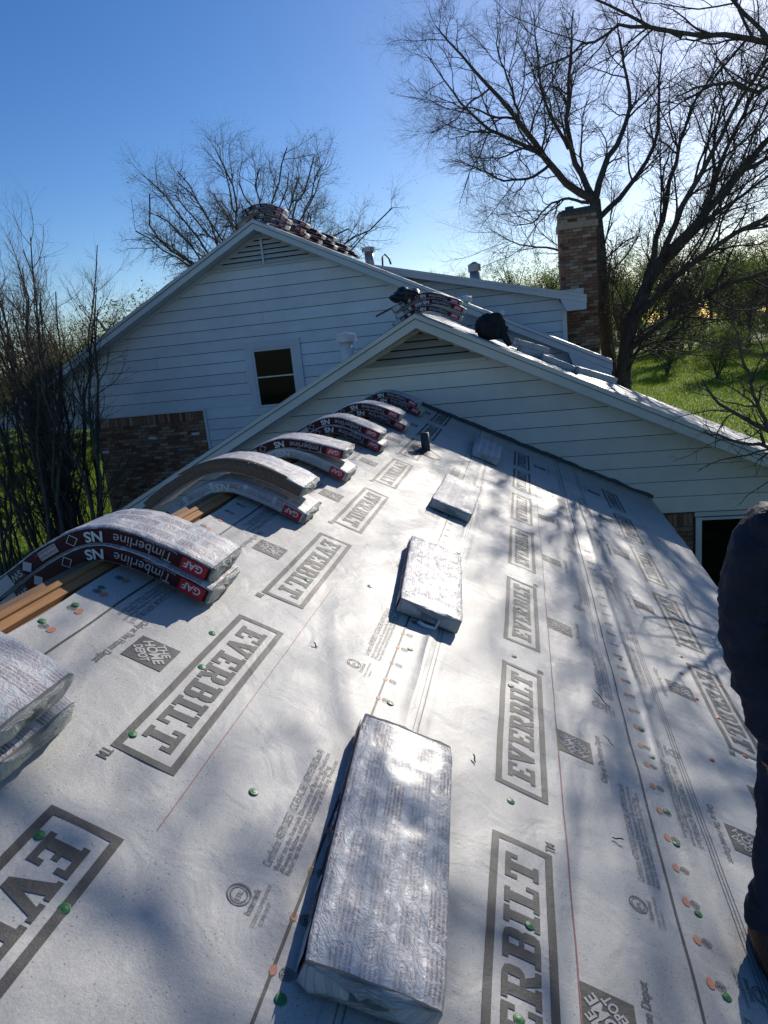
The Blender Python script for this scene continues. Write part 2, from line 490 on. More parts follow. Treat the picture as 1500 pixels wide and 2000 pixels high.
# slab-serif capitals for the large print, unit height
def R4(x0, x1, y0, y1): return [(x0, y0), (x1, y0), (x1, y1), (x0, y1)]
SLAB = {
 'E': (0.80, [R4(0, .8, 0, .17), R4(0, .8, .83, 1), R4(.11, .40, .17, .42), R4(.11, .56, .42, .58), R4(.11, .40, .58, .83), R4(.66, .8, .17, .34), R4(.66, .8, .66, .83)]),
 'V': (0.98, [R4(0, .46, .86, 1), R4(.56, .98, .86, 1), [(.07, .86), (.38, .86), (.50, .42), (.50, 0), (.37, 0)], [(.50, .42), (.66, .86), (.88, .86), (.61, 0), (.50, 0)]]),
 'R': (0.92, [R4(0, .50, 0, .16), R4(.11, .40, .16, .40), R4(.11, .62, .40, .54), R4(.11, .40, .54, .84), R4(0, .62, .84, 1), [(.62, .40), (.76, .44), (.86, .56), (.60, .56), (.62, .54)], R4(.60, .86, .56, .80), [(.60, .80), (.86, .80), (.80, .94), (.62, 1.0), (.62, .84)], [(.44, .40), (.66, .40), (.80, .16), (.92, .16), (.92, 0), (.62, 0)]]),
 'B': (0.90, [R4(0, .62, 0, .16), R4(.11, .40, .16, .44), R4(.11, .62, .44, .57), R4(.11, .40, .57, .84), R4(0, .62, .84, 1), [(.62, 0), (.80, .04), (.88, .16), (.60, .16)], R4(.60, .88, .16, .40), [(.60, .40), (.88, .40), (.80, .505), (.62, .505)], [(.62, .505), (.80, .505), (.86, .60), (.60, .60)], R4(.60, .86, .60, .80), [(.60, .80), (.86, .80), (.78, .96), (.62, 1), (.62, .84)]]),
 'I': (0.50, [R4(0, .5, 0, .16), R4(0, .5, .84, 1), R4(.11, .39, .16, .84)]),
 'L': (0.76, [R4(0, .76, 0, .17), R4(.11, .40, .17, .84), R4(0, .5, .84, 1), R4(.62, .76, .17, .38)]),
 'T': (0.86, [R4(0, .86, .83, 1), R4(.29, .57, .16, .83), R4(.18, .68, 0, .16), R4(0, .15, .64, .83), R4(.71, .86, .64, .83)]),
}
def slab_word(word, gap=0.10):
    V = []; F = []; x = 0.0
    for ch in word:
        w, polys = SLAB[ch]
        for p in polys:
            b = len(V); V += [(x + a, c) for a, c in p]; F.append(tuple(range(b, b + len(p))))
        x += w + gap
    V = np.array(V); return V / np.array([x - gap, 1.0]), F     # width 1, height 1
# ------------------------------------------------------------------ ground
g = MB()
N_ = 60
xs = np.linspace(-260, 260, N_); ys = np.linspace(-60, 460, N_)
vs = [(x, y, GZ + 0.5 * math.sin(x * 0.021 + 1) * math.sin(y * 0.017) * min(1, max(0, (math.hypot(x, y - 12) - 18) / 40))) for y in ys for x in xs]
fs = [(j * N_ + i, j * N_ + i + 1, (j + 1) * N_ + i + 1, (j + 1) * N_ + i) for j in range(N_ - 1) for i in range(N_ - 1)]
tag(link('ground', mesh_of('ground', vs, fs, [M['lawn']], None, True)), 'sunlit green lawn around the house', None, None, 'structure')
def gz(x, y):
    return GZ + 0.5 * np.sin(x * 0.021 + 1) * np.sin(y * 0.017) * np.clip((np.hypot(x, y - 12) - 18) / 40, 0, 1)

def grass_patch(name, label, n, x0, x1, y0, y1, hmin, hmax):
    X = rng.uniform(x0, x1, n); Y = rng.uniform(y0, y1, n)
    a = rng.uniform(0, 6.283, n); h = rng.uniform(hmin, hmax, n); w = h * rng.uniform(0.12, 0.25, n)
    lean = rng.uniform(-0.5, 0.5, (n, 2)) * h[:, None]
    Z = gz(X, Y)
    V = np.empty((n, 3, 3))
    V[:, 0] = np.stack([X - np.cos(a) * w, Y - np.sin(a) * w, Z], 1)
    V[:, 1] = np.stack([X + np.cos(a) * w, Y + np.sin(a) * w, Z], 1)
    V[:, 2] = np.stack([X + lean[:, 0], Y + lean[:, 1], Z + h], 1)
    F = np.arange(n * 3).reshape(n, 3)
    tag(link(name, fast_mesh(name, V.reshape(-1, 3), F, [M['grass']], False)), label, 'grass', None, 'stuff')
grass_patch('grass', 'lush grass growing on the lawn left of the white house', 130000, -36, -9, 12, 48, 0.06, 0.16)
grass_patch('grass', 'bright grass on the lawn beyond the right roof edge', 150000, 4, 34, 20, 95, 0.08, 0.2)

# ------------------------------------------------------------------ the house
house = thing('house', 'white sided house with brick panels, three gables and a roof being reshingled', 'house', (-3, 12, GZ))

def rake_set(xc, ztop, half, Y, Yw, mtrim, h=0.18, sl=0.5, sides=(-1, 1)):
    """fascia boards, mouldings and soffits of a gable whose roof edge runs at Y, wall at Yw"""
    for sd in sides:
        xe = xc + sd * half
        def ln(off): return [(xc, ztop - off), (xe, ztop - off - sl * half)]
        a, b = ln(0.02); c, d = ln(0.02 + h)
        MB().prism_y([a, b, d, c] if sd > 0 else [a, c, d, b], Y, Y + 0.025).build('fascia_board', mtrim, house)
        a, b = ln(0.0); c, d = ln(0.065)
        MB().prism_y([a, b, d, c] if sd > 0 else [a, c, d, b], Y - 0.022, Y - 0.001).build('rake_moulding', mtrim, house)
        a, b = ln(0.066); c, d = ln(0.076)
        MB().prism_y([a, b, d, c] if sd > 0 else [a, c, d, b], Y - 0.010, Y - 0.001).build('moulding_shadow_strip', M['flash'], house)  # thin strip coloured dark to stand for the shadow line under the moulding
        a, b = ln(h - 0.01); c, d = ln(h + 0.004)
        MB().prism_y([a, b, d, c] if sd > 0 else [a, c, d, b], Y + 0.026, Yw).build('soffit', mtrim, house)
        a, b = ln(h + 0.005); c, d = ln(h + 0.075)
        MB().prism_y([a, b, d, c] if sd > 0 else [a, c, d, b], Yw - 0.045, Yw - 0.022).build('frieze_board', mtrim, house)

def siding_wall(name, Y, zb, zpeak, xc, expo, xlo, xhi, mat, joints=(), thick=0.25, z_from=None, sl=0.5, backing=None):
    """lapped boards; zpeak is the underside line of the gable at xc"""
    def lim(z):
        if sl < 1e-3: return xlo, xhi
        hw = max(0.0, (zpeak - z) / sl)
        return max(xlo, xc - hw), min(xhi, xc + hw)
    zt = zpeak
    # sheathing behind the boards
    x0, x1 = lim(zb)
    poly = [(x0, zb), (x1, zb)]
    for xx in (x1, x0):
        ze = zpeak - sl * abs(xx - xc)
        if ze > zb + 0.01: poly.append((xx, ze))
    if sl < 1e-3: poly = [(xlo, zb), (xhi, zb), (xhi, zpeak), (xlo, zpeak)]
    elif x0 < xc < x1: poly.insert(3 if len(poly) == 4 else len(poly), (xc, zpeak))
    wall = MB().prism_y(poly, Y, Y + thick).build(name, M['dark'], house)
    z = zb; row = 0
    while z < zt - 0.03:
        z1 = min(z + expo, zt)
        l0, r0 = lim(z); l1, r1 = lim(z1)
        cuts = sorted(j[1] for j in joints if j[0] == row and l0 < j[1] < r0)
        segs = list(zip([None] + cuts, cuts + [None]))
        for a, b in segs:
            la, lb = (l0, l1) if a is None else (a + 0.002, a + 0.002)
            ra, rb = (r0, r1) if b is None else (b - 0.002, b - 0.002)
            lb = min(lb, max(rb - 0.001, l1)); 
            j = rng.uniform(-0.0015, 0.0015)
            zg = z + (0.011 if row else 0.0)
            fr = [(la, Y - 0.026 + j, zg), (ra, Y - 0.026 + j, zg), (rb, Y - 0.014, z1), (lb, Y - 0.014, z1)]
            bk = [(la, Y - 0.001, zg), (ra, Y - 0.001, zg), (rb, Y - 0.001, z1), (lb, Y - 0.001, z1)]
            MB().hexa(fr, bk).build('siding_board', mat, wall)
        z = z1; row += 1
    return wall

def louver(name, label, Y, xc, zb, zt, hw, n, mull=False):
    """triangular louvred vent, opening at Y"""
    v = MB().prism_y([(xc - hw, zb), (xc + hw, zb), (xc, zt)], Y - 0.030, Y - 0.026).build(name, M['dark'], house)
    v['label'] = label
    hgt = zt - zb
    for i in range(n):
        z0 = zb + hgt * (i + 0.04) / (n + 0.15); z1 = z0 + hgt / (n + 0.15) * 0.70
        w0 = hw * (1 - (z0 - zb) / hgt); w1 = hw * (1 - (z1 - zb) / hgt)
        fr = [(xc - w0, Y - 0.105, z0), (xc + w0, Y - 0.105, z0), (xc + w1, Y - 0.040, z1), (xc - w1, Y - 0.040, z1)]
        bk = [(xc - w0, Y - 0.093, z0 - 0.012), (xc + w0, Y - 0.093, z0 - 0.012), (xc + w1, Y - 0.031, z1 - 0.012), (xc - w1, Y - 0.031, z1 - 0.012)]
        MB().hexa(fr, bk).build('slat', M['louver'] if not mull else M['trim_far'], v)
    MB().box(xc - hw - 0.03, xc + hw + 0.03, Y - 0.06, Y - 0.0305, zb - 0.055, zb - 0.005).build('sill', M['trim'] if not mull else M['trim_far'], v)
    if mull:
        MB().box(xc - 0.02, xc + 0.02, Y - 0.13, Y - 0.106, zb - 0.02, zt - 0.12).build('mullion', M['trim_far'], v)
    return v

_bm = None
def brick_mesh():
    out = []
    for k in range(3):
        m = MB(); L, H, D = 0.194, 0.062, 0.05
        r = random.Random(k)
        a = [(0, 0, 0), (L, 0, 0), (L, 0, H), (0, 0, H)]; e = 0.006
        fr = [(e, 0, e), (L - e, 0, e), (L - e, 0, H - e), (e, 0, H - e)]
        fr = [(x + r.uniform(-.003, .003), y + r.uniform(0, .004), z + r.uniform(-.003, .003)) for x, y, z in fr]
        md = [(0, 0.007, 0), (L, 0.007, 0), (L, 0.007, H), (0, 0.007, H)]
        bk = [(0, D, 0), (L, D, 0), (L, D, H), (0, D, H)]
        m.add(fr + md + bk, [(0, 1, 2, 3)] + [(i, 4 + i, 4 + (i + 1) % 4, (i + 1) % 4) for i in range(4)] + [(4 + i, 8 + i, 8 + (i + 1) % 4, 4 + (i + 1) % 4) for i in range(4)])
        out.append(m.build('brick', M['brick'], None, mesh_only=True))
    return out
BRK = brick_mesh()
def brick_face(parent, x0, z0, w, h, Y, rot=0.0, limit=300, vis=lambda x, z: True, soldier=0, white=(), origin=None):
    """courses of single bricks on a face that looks along -y (turned by rot about its left end)"""
    rows = int((h - (0.205 if soldier else 0)) / 0.073); cols = w / 0.205; items = []
    for r in range(rows):
        off = 0.1025 * (r % 2)
        x = -off
        while x < w - 0.02:
            a = max(0, x); b = min(w, x + 0.194)
            if b - a > 0.03: items.append((a, r * 0.073, (b - a) / 0.194, 1.0, False))
            x += 0.205
    if soldier:
        x = 0
        while x < w - 0.05:
            items.append((x, rows * 0.073, 1.0, 1.0, True)); x += 0.073
    items.sort(key=lambda it: -it[1])
    items = [it for it in items if vis(x0 + it[0], z0 + it[1])] + [it for it in items if not vis(x0 + it[0], z0 + it[1])]
    ca, sa = math.cos(rot), math.sin(rot); left = MB()
    for i, (a, z, sx, sz, so) in enumerate(items):
        dy = -0.010 + rng.uniform(-0.004, 0.004)
        me = BRK[int(rng.integers(3))]
        px, py = x0 + a * ca - dy * sa, Y + a * sa + dy * ca
        if i < limit:
            o = link('brick', me, parent)
            if so:
                o.matrix_basis = Matrix.Translation((px + 0.062, py, z0 + z)) @ Matrix.Rotation(-math.pi / 2, 4, 'Y') @ Matrix.Translation((0, 0, 0))
            else:
                o.matrix_basis = Matrix.Translation((px, py, z0 + z)) @ Matrix.Rotation(rot + rng.uniform(-.01, .01), 4, 'Z') @ Matrix.Scale(sx, 4, (1, 0, 0))
        else:
            left.add([(px + v.co.x * sx * ca - v.co.y * sa, py + v.co.x * sx * sa + v.co.y * ca, z0 + z + v.co.z) for v in me.vertices], [tuple(p.vertices) for p in me.polygons])
    if left.v:
        o = left.build('more_bricks', M['brick'], parent); o['kind'] = 'stuff'
    for (a, z) in white:
        MB().box(a, a + 0.19, Y - 0.0225, Y - 0.019, z, z + 0.055).build('paint_splash', M['brick_white'], parent)

def felt_slope(name, xa, za, xb, zb, y0, y1, seed=0, nx=40, ny=24, lift=0.012):
    """wrinkled felt on a slope from ridge (xa,za) to eave (xb,zb)"""
    V = []; r = random.Random(seed)
    for j in range(ny + 1):
        for i in range(nx + 1):
            t = i / nx; s = j / ny
            x = xa + (xb - xa) * t; z = za + (zb - za) * t
            yy = y0 + (y1 - y0) * s
            if j == 0: yy += 0.02 * mnoise.noise(Vector((x * 2.3, seed, 1)))
            w = lift + 0.010 * mnoise.noise(Vector((x * 2.1, yy * 2.7, seed))) + 0.006 * mnoise.noise(Vector((x * 7, yy * 6, seed + 3)))
            if j == 0: w -= 0.012 + 0.02 * abs(mnoise.noise(Vector((x * 3.1, 5, seed))))
            V.append((x, yy, z + w))
    F = [(j * (nx + 1) + i, j * (nx + 1) + i + 1, (j + 1) * (nx + 1) + i + 1, (j + 1) * (nx + 1) + i) for j in range(ny) for i in range(nx)]
    return mesh_of(name, V, F, [M['felt']], None, True)

# ---- near gable (the wall the wing roof runs into)
NX, NZ, ND, NR, NH = -1.48, 0.34, 10.66, 10.22, 6.35
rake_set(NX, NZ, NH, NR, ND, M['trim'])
wall_n = siding_wall('gable_wall', ND, -2.89, NZ - 0.20, NX, 0.2345, NX - 6.0, NX + 6.0, M['siding'], [(2, 0.4), (4, 2.6), (5, -0.7), (7, 1.3), (8, -2.4), (3, 3.6), (6, 2.9), (9, 0.2)])
louver('gable_vent', 'triangular louvred vent in the nearer gable', ND, NX + 0.01, -0.36, 0.10, 0.90, 4)
for sd, nm in ((-1, 'roof_slope'), (1, 'roof_slope')):
    xe = NX + sd * NH
    ze = NZ - 0.5 * NH
    poly = [(NX, NZ - 0.001), (xe, ze - 0.001), (xe, ze - 0.03), (NX, NZ - 0.03)]
    rs = MB().prism_y(poly if sd > 0 else poly[::-1], NR + 0.03, 14.47).build('roof_slope', M['wood_old'], house)
    link('underlayment_sheet', felt_slope('underlayment_sheet', NX, NZ + 0.004, xe, ze + 0.004, NR - 0.03, 14.46, 5 + sd, 90, 30), rs)
# wall below: brick and window right of the wing
low = MB().box(-7.3, 4.4, ND + 0.02, ND + 0.2, GZ, -2.895).build('brick_wall', M['mortar'], house)
brick_face(low, 1.55, -4.95, 0.80, 2.05, ND + 0.02, limit=150, soldier=1)
MB().box(2.36, 4.2, ND - 0.02, ND + 0.018, -2.97, -2.905).build('lintel', M['trim'], low)
win = MB().box(2.37, 4.1, ND - 0.001, ND + 0.015, -4.6, -2.98).build('window', M['glass'], house)
win['label'] = 'dark picture window below the nearer gable'
MB().box(2.37, 2.455, ND - 0.045, ND - 0.002, -4.6, -2.98).build('frame', M['trim_far'], win)
MB().box(2.456, 4.1, ND - 0.035, ND - 0.002, -4.17, -4.09).build('frame', M['trim_far'], win)
MB().box(2.456, 4.1, ND - 0.035, ND - 0.002, -3.025, -2.985).build('frame', M['trim_far'], win)
# eaves of the near roof
MB().box(NX + NH - 0.03, NX + NH, NR + 0.03, 14.4, NZ - 0.5 * NH - 0.21, NZ - 0.5 * NH - 0.032).build('eave_fascia', M['trim'], house)
MB().box(NX + 6.0, NX + NH - 0.031, NR + 0.03, 14.4, NZ - 0.5 * NH - 0.2, NZ - 0.5 * NH - 0.18).build('eave_soffit', M['trim'], house)
MB().box(4.4, 4.52, ND + 0.26, 14.4, GZ, -2.7).build('side_wall', M['siding'], house)

# ---- far gable
FX, FZ, FD, FR, FH = -5.10, 2.60, 14.50, 14.06, 6.75
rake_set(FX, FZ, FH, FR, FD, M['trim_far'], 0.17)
jt = [(7, -5.3), (4, -7.9), (5, -8.7), (10, -3.35), (12, -4.75), (9, -1.9), (2, -5.9), (14, -5.8)]
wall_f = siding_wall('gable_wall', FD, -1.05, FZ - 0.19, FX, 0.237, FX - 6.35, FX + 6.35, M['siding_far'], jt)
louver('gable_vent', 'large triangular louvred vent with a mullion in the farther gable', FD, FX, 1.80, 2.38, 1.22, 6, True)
for sd in (-1, 1):
    xe = FX + sd * FH; ze = FZ - 0.5 * FH
    poly = [(FX, FZ - 0.001), (xe, ze - 0.001), (xe, ze - 0.03), (FX, FZ - 0.03)]
    rs = MB().prism_y(poly if sd > 0 else poly[::-1], FR + 0.03, 27).build('roof_slope', M['wood_old'], house)
    link('underlayment_sheet', felt_slope('underlayment_sheet', FX, FZ + 0.004, xe, ze + 0.004, FR - 0.03, 27, 15 + sd, 70, 40), rs)
# eave returns at the right end of the far rake
xe = FX + FH; ze = FZ - 0.5 * FH
MB().prism_y([(xe - 0.02, ze - 0.19), (xe - 0.02, ze - 0.32), (xe - 0.62, ze - 0.32), (xe - 0.80, ze + 0.21)], FR + 0.004, FD - 0.03).build('eave_return', M['trim_far'], house)
MB().box(xe - 0.03, xe, FR + 0.03, 26.9, ze - 0.2, ze - 0.032).build('eave_fascia', M['trim_far'], house)
xe = FX - FH
MB().prism_y([(xe + 0.02, ze - 0.19), (xe + 0.80, ze + 0.21), (xe + 0.62, ze - 0.32), (xe + 0.02, ze - 0.32)], FR + 0.004, FD - 0.03).build('eave_return', M['trim_far'], house)
# lower walls of the far house: siding right of the brick panel, brick panel, porch left
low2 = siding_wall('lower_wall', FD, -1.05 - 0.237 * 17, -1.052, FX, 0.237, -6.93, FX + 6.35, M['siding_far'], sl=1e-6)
pan = MB().box(-9.72, -7.0, FD - 0.005, FD + 0.2, GZ, -1.062).build('brick_panel', M['mortar'], house)
pan['label'] = 'brown brick panel under the farther gable'
brick_face(pan, -9.71, -4.93, 2.70, 3.86, FD - 0.005, limit=300, soldier=1, white=((-8.42, -1.62), (-7.36, -1.60), (-9.66, -1.86)),
           vis=lambda x, z: z > NZ - 0.55 * abs(x - NX) * 1.0 - 0.1 and z > -3.6)
MB().box(-6.998, -6.935, FD - 0.035, FD - 0.002, GZ, -1.055).build('corner_trim', M['trim_far'], house)
MB().box(-9.74, -6.94, FD - 0.045, FD - 0.026, -1.075, -1.035).build('drip_trim', M['trim_far'], house)
MB().box(-9.6, -9.4, FD + 0.25, 26, GZ, -1.1).build('side_wall', M['siding_far'], house)
MB().box(-11.6, -9.72, FD + 0.02, FD + 0.20, -1.27, -1.055).build('porch_beam', M['trim_far'], house)
for y in (FD + 0.06, 20.5):
    MB().box(-11.36, -11.21, y, y + 0.15, GZ, -1.275).build('porch_post', M['metal_white'], house)
# double hung window in the far gable
w = MB().box(-5.66, -4.74, FD - 0.034, FD - 0.026, -1.12, 0.11).build('window', M['glass'], house)
w['label'] = 'white framed sash window in the farther gable'
for a in (((-5.83, -5.665), (-1.12, 0.11)), ((-4.735, -4.57), (-1.12, 0.11)), ((-5.83, -4.57), (0.112, 0.265)), ((-5.86, -4.54), (-1.21, -1.122))):
    MB().box(a[0][0], a[0][1], FD - 0.062, FD - 0.020, a[1][0], a[1][1]).build('casing', M['trim_far'], w)
for a in ((-5.664, -5.61, -1.12, 0.11), (-4.79, -4.736, -1.12, 0.11), (-5.609, -4.791, 0.062, 0.108), (-5.609, -4.791, -1.118, -1.07), (-5.609, -4.791, -0.495, -0.468)):
    MB().box(a[0], a[1], FD - 0.052, FD - 0.035, a[2], a[3]).build('sash', M['trim_far'] if a[2] != -0.495 else M['metal_grey'], w)

# ---- shed dormer behind the far gable
DD, DR, DX0, DX1 = 16.8, 16.45, -3.6, 1.42
def dz(x): return 1.57 - 0.252 * (x + 2.65)
poly = [(DX0, dz(DX0)), (DX1, dz(DX1)), (DX1, dz(DX1) - 0.04), (DX0, dz(DX0) - 0.04)]
dr = MB().prism_y(poly, DR + 0.03, 26.5).build('dormer_roof', M['wood_old'], house)
link('underlayment_sheet', felt_slope('underlayment_sheet', DX0, dz(DX0) + 0.004, DX1, dz(DX1) + 0.004, DR - 0.02, 26.4, 31, 40, 20), dr)
a = [(DX0, dz(DX0) - 0.0), (DX1, dz(DX1) - 0.0), (DX1, dz(DX1) - 0.17), (DX0, dz(DX0) - 0.17)]
MB().prism_y(a, DR, DR + 0.028).build('fascia_board', M['trim_far'], house)
a = [(DX0, dz(DX0) + .004), (DX1, dz(DX1) + .004), (DX1, dz(DX1) - 0.055), (DX0, dz(DX0) - 0.055)]
MB().prism_y(a, DR - 0.022, DR - 0.001).build('rake_moulding', M['trim_far'], house)
MB().prism_y([(DX0, dz(DX0) - .155), (DX1, dz(DX1) - .155), (DX1, dz(DX1) - 0.168), (DX0, dz(DX0) - 0.168)], DR + 0.029, DD).build('soffit', M['trim_far'], house)
MB().prism_y([(DX1 - 0.01, dz(DX1) - 0.172), (DX1 - 0.01, dz(DX1) - 0.30), (DX1 - 0.44, dz(DX1) - 0.30), (DX1 - 0.55, dz(DX1) - 0.035)], DR + 0.004, DD - 0.03).build('eave_return', M['trim_far'], house)
dw = MB().prism_y([(DX0, -1.0), (1.0, -1.0), (1.0, dz(1.0) - 0.17), (DX0, dz(DX0) - 0.17)], DD, 26.3).build('dormer_wall', M['dark'], house)
z = -0.9; 
while z < 1.45:
    z1 = z + 0.237
    xr0 = min(0.985, -2.65 + (1.57 - 0.17 - z) / 0.252); xr1 = min(0.985, -2.65 + (1.57 - 0.17 - z1) / 0.252)
    if xr1 > DX0 + 0.3:
        MB().hexa([(DX0, DD - 0.026, z + .012), (xr0, DD - 0.026, z + .012), (xr1, DD - 0.014, z1), (DX0, DD - 0.014, z1)], [(DX0, DD - .001, z + .012), (xr0, DD - .001, z + .012), (xr1, DD - .001, z1), (DX0, DD - .001, z1)]).build('siding_board', M['siding_far'], dw)
    z = z1
MB().box(0.90, 1.005, DD - 0.05, DD - 0.025, -1.0, dz(1.0) - 0.18).build('corner_board', M['metal_white'], dw)

# ---- chimney
CX0, CX1, CY, CZT = 0.95, 1.78, 17.55, 2.42
ch = MB().box(CX0 + 0.005, CX1 - 0.005, CY + 0.004, CY + 0.75, GZ, CZT).build('chimney', M['mortar'], house)
ch['label'] = 'brown brick chimney rising behind the shed dormer'
brick_face(ch, CX0, -1.30, CX1 - CX0, CZT + 1.30, CY + 0.004, limit=260)
brick_face(ch, CX0 + 0.005, -0.3, 0.75, CZT + 0.3, CY + 0.75, rot=-math.pi / 2, limit=150)
MB().box(CX0 - 0.035, CX1 + 0.03, CY - 0.03, CY + 0.79, CZT - 0.36, CZT - 0.22).build('brick_band', M['brick'], ch)
MB().add([(CX0 - .02, CY - .02, CZT), (CX1 + .02, CY - .02, CZT), (CX1 + .02, CY + .78, CZT), (CX0 - .02, CY + .78, CZT), (CX0 + .10, CY + .1, CZT + .07), (CX1 - .02, CY + .1, CZT + .10), (CX1 - .02, CY + .66, CZT + .10), (CX0 + .10, CY + .66, CZT + .07)],
         [(0, 1, 5, 4), (1, 2, 6, 5), (2, 3, 7, 6), (3, 0, 4, 7), (4, 5, 6, 7), (3, 2, 1, 0)]).build('crown', M['mortar'], ch)
MB().tube([(1.22, CY + 0.36, CZT + 0.05), (1.22, CY + 0.36, CZT + 0.16)], 0.10, 12).build('flue', M['metal_dark'], ch)
# step flashing between dormer roof and chimney
MB().hexa([(0.93, CY - 0.04, 0.62), (1.45, CY - 0.04, 0.50), (1.45, CY - 0.04, 0.74), (0.93, CY - 0.04, 0.74)], [(0.93, CY + 0.0, 0.62), (1.45, CY + 0.0, 0.50), (1.45, CY + 0.0, 0.74), (0.93, CY + 0.0, 0.74)]).build('flashing', M['metal_grey'], house)

# ---- roof vents and pipes
def vent(x, y, zb, zt, r, mat, label, capr=1.55, name='roof_vent', caph=0.12):
    t = MB().tube([(x, y, zb), (x, y, zt)], r, 16).build(name, mat, house, True)
    t['label'] = label
    MB().tube([(x, y, zt - caph * 0.6), (x, y, zt + caph * 0.4)], r * capr, 16).build('cap', mat, t)
    MB().tube([(x, y, zt + caph * 0.41), (x, y, zt + caph * 0.8)], [r * capr, r * 0.3], 16).build('cap_cone', mat, t)
    return t
vent(-2.96, 12.0, -0.75, 0.13, 0.115, M['metal_white'], 'white flue pipe with a round cap on the nearer roof', 1.6)
vent(-1.05, 18.0, 0.9, 1.52, 0.125, M['metal_grey'], 'squat metal vent on the shed dormer roof', 1.25, caph=0.16)
vent(-4.42, 22.0, 2.0, 2.74, 0.14, M['metal_grey'], 'round metal vent near the far ridge', 1.5)
MB().tube([(-4.15, 22.6, 2.2), (-4.13, 22.6, 2.55), (-4.05, 22.6, 2.62), (-3.93, 22.6, 2.5), (-3.88, 22.6, 2.3)], 0.03, 8).build('bent_pipe', M['metal_dark'], house, True)

# ------------------------------------------------------------------ wing roof (the one we stand on)
ROOF = Matrix.Translation((0, 0, -1.7889)) @ Matrix.Rotation(math.atan(0.5), 4, 'Y')
UR, UE, V0, V1 = -2.13, 1.97, -3.2, 10.63
wr = MB().box(-2.075, UE - 0.02, V0, V1, -0.042, -0.020).build('wing_roof', M['wood_old'], house)
wr['label'] = 'wing roof in the foreground covered with printed grey underlayment'
wr.matrix_basis = ROOF
def rp(u, v, w=0.0):
    return ROOF @ Vector((u, v, w))
def hf(u, v):
    u = np.asarray(u, float); v = np.asarray(v, float)
    h = 0.0018 * np.sin(9.1 * u - 13.3 * v + 2 * np.sin(2.1 * u + v)) * np.sin(3.3 * u + 1.9 * v + 0.4) + 0.0016 * np.sin(15.2 * u + 6.1 * v + 1.7 * np.sin(1.3 * v)) * np.sin(2.1 * v - 2.9 * u)
    h += 0.0030 * np.sin(1.9 * u + 1.3 * v + 0.7) * np.sin(2.6 * v - 0.9 * u + 0.3) + 0.0013 * np.sin(6.3 * v + 3.1 * u + 1.3 * np.sin(1.6 * u + 0.4 * v)) + 0.0009 * np.sin(11.7 * v - 4.1 * u + 2 * np.sin(2.2 * u))
    h += 0.014 * np.exp(-((u - 0.59 - 0.010 * np.sin(2.1 * v)) / 0.018) ** 2) * (0.6 + 0.4 * np.sin(1.7 * v + 1))
    h += 0.010 * np.exp(-((u + 0.60 - 0.015 * np.sin(1.3 * v + 1)) / 0.02) ** 2) * (0.6 + 0.4 * np.sin(2.3 * v))
    h += 0.004 * np.exp(-((u + 0.52 - 0.02 * np.sin(1.1 * v + 2)) / 0.015) ** 2)
    return h
def layer(u):
    return np.where(u < -0.615, 0.008, np.where(u < 0.62, 0.004, 0.0))
def sheet(u0, u1, lay, seed, flap=0.0):
    nu = max(4, int((u1 - u0) / 0.02)); nv = int((V1 - V0) / 0.045)
    uu = np.linspace(u0, u1, nu + 1); vv = np.linspace(V0, V1, nv + 1)
    U, W = np.meshgrid(uu, vv)
    U2 = U.copy()
    U2[:, 0] += 0.006 * np.sin(3.1 * vv + seed) + 0.004 * np.sin(9 * vv); U2[:, -1] += 0.006 * np.sin(2.3 * vv + seed) + 0.003 * np.sin(11 * vv + 1)
    H = hf(U2, W) + lay
    V = np.stack([U2, W, H], -1).reshape(-1, 3)
    i = np.arange(nu); j = np.arange(nv)
    I, J = np.meshgrid(i, j)
    a = (J * (nu + 1) + I).ravel()
    F = np.stack([a, a + 1, a + nu + 2, a + nu + 1], 1)
    o = link('underlayment_sheet', fast_mesh('underlayment_sheet', V, F, [M['felt']]), wr)
    return o
sheet(0.42, UE, 0.0, 1); sheet(-0.80, 0.62, 0.004, 2); sheet(-2.05, -0.615, 0.008, 3)

def decal(name, V2, F, mat, lift=0.0019):
    V2 = np.asarray(V2, float)
    w = hf(V2[:, 0], V2[:, 1]) + layer(V2[:, 0]) + lift
    return link(name, mesh_of(name, np.column_stack([V2, w]), F, [mat]), wr)
def lay2(V, size, pos, right):
    """place 2-D artwork on the felt; right is +1 (reads up the roof line) or -1"""
    V = np.asarray(V, float)
    sx, sy = (size, size) if not hasattr(size, '__len__') else size
    u = pos[0] - right * V[:, 1] * sy
    v = pos[1] + right * V[:, 0] * sx
    return np.column_stack([u, v])
def cut_long(V, F, step=0.12):
    return V, F
def strip(u, v0, v1, wd, mat, name='printed_line', step=0.06):
    n = max(2, int(abs(v1 - v0) / step)); vv = np.linspace(v0, v1, n + 1)
    V = np.concatenate([np.column_stack([np.full(n + 1, u - wd / 2), vv]), np.column_stack([np.full(n + 1, u + wd / 2), vv])])
    F = [(i, n + 1 + i, n + 2 + i, i + 1) for i in range(n)]
    return decal(name, V, F, mat)
SW_V, SW_F = slab_word('EVERBILT')
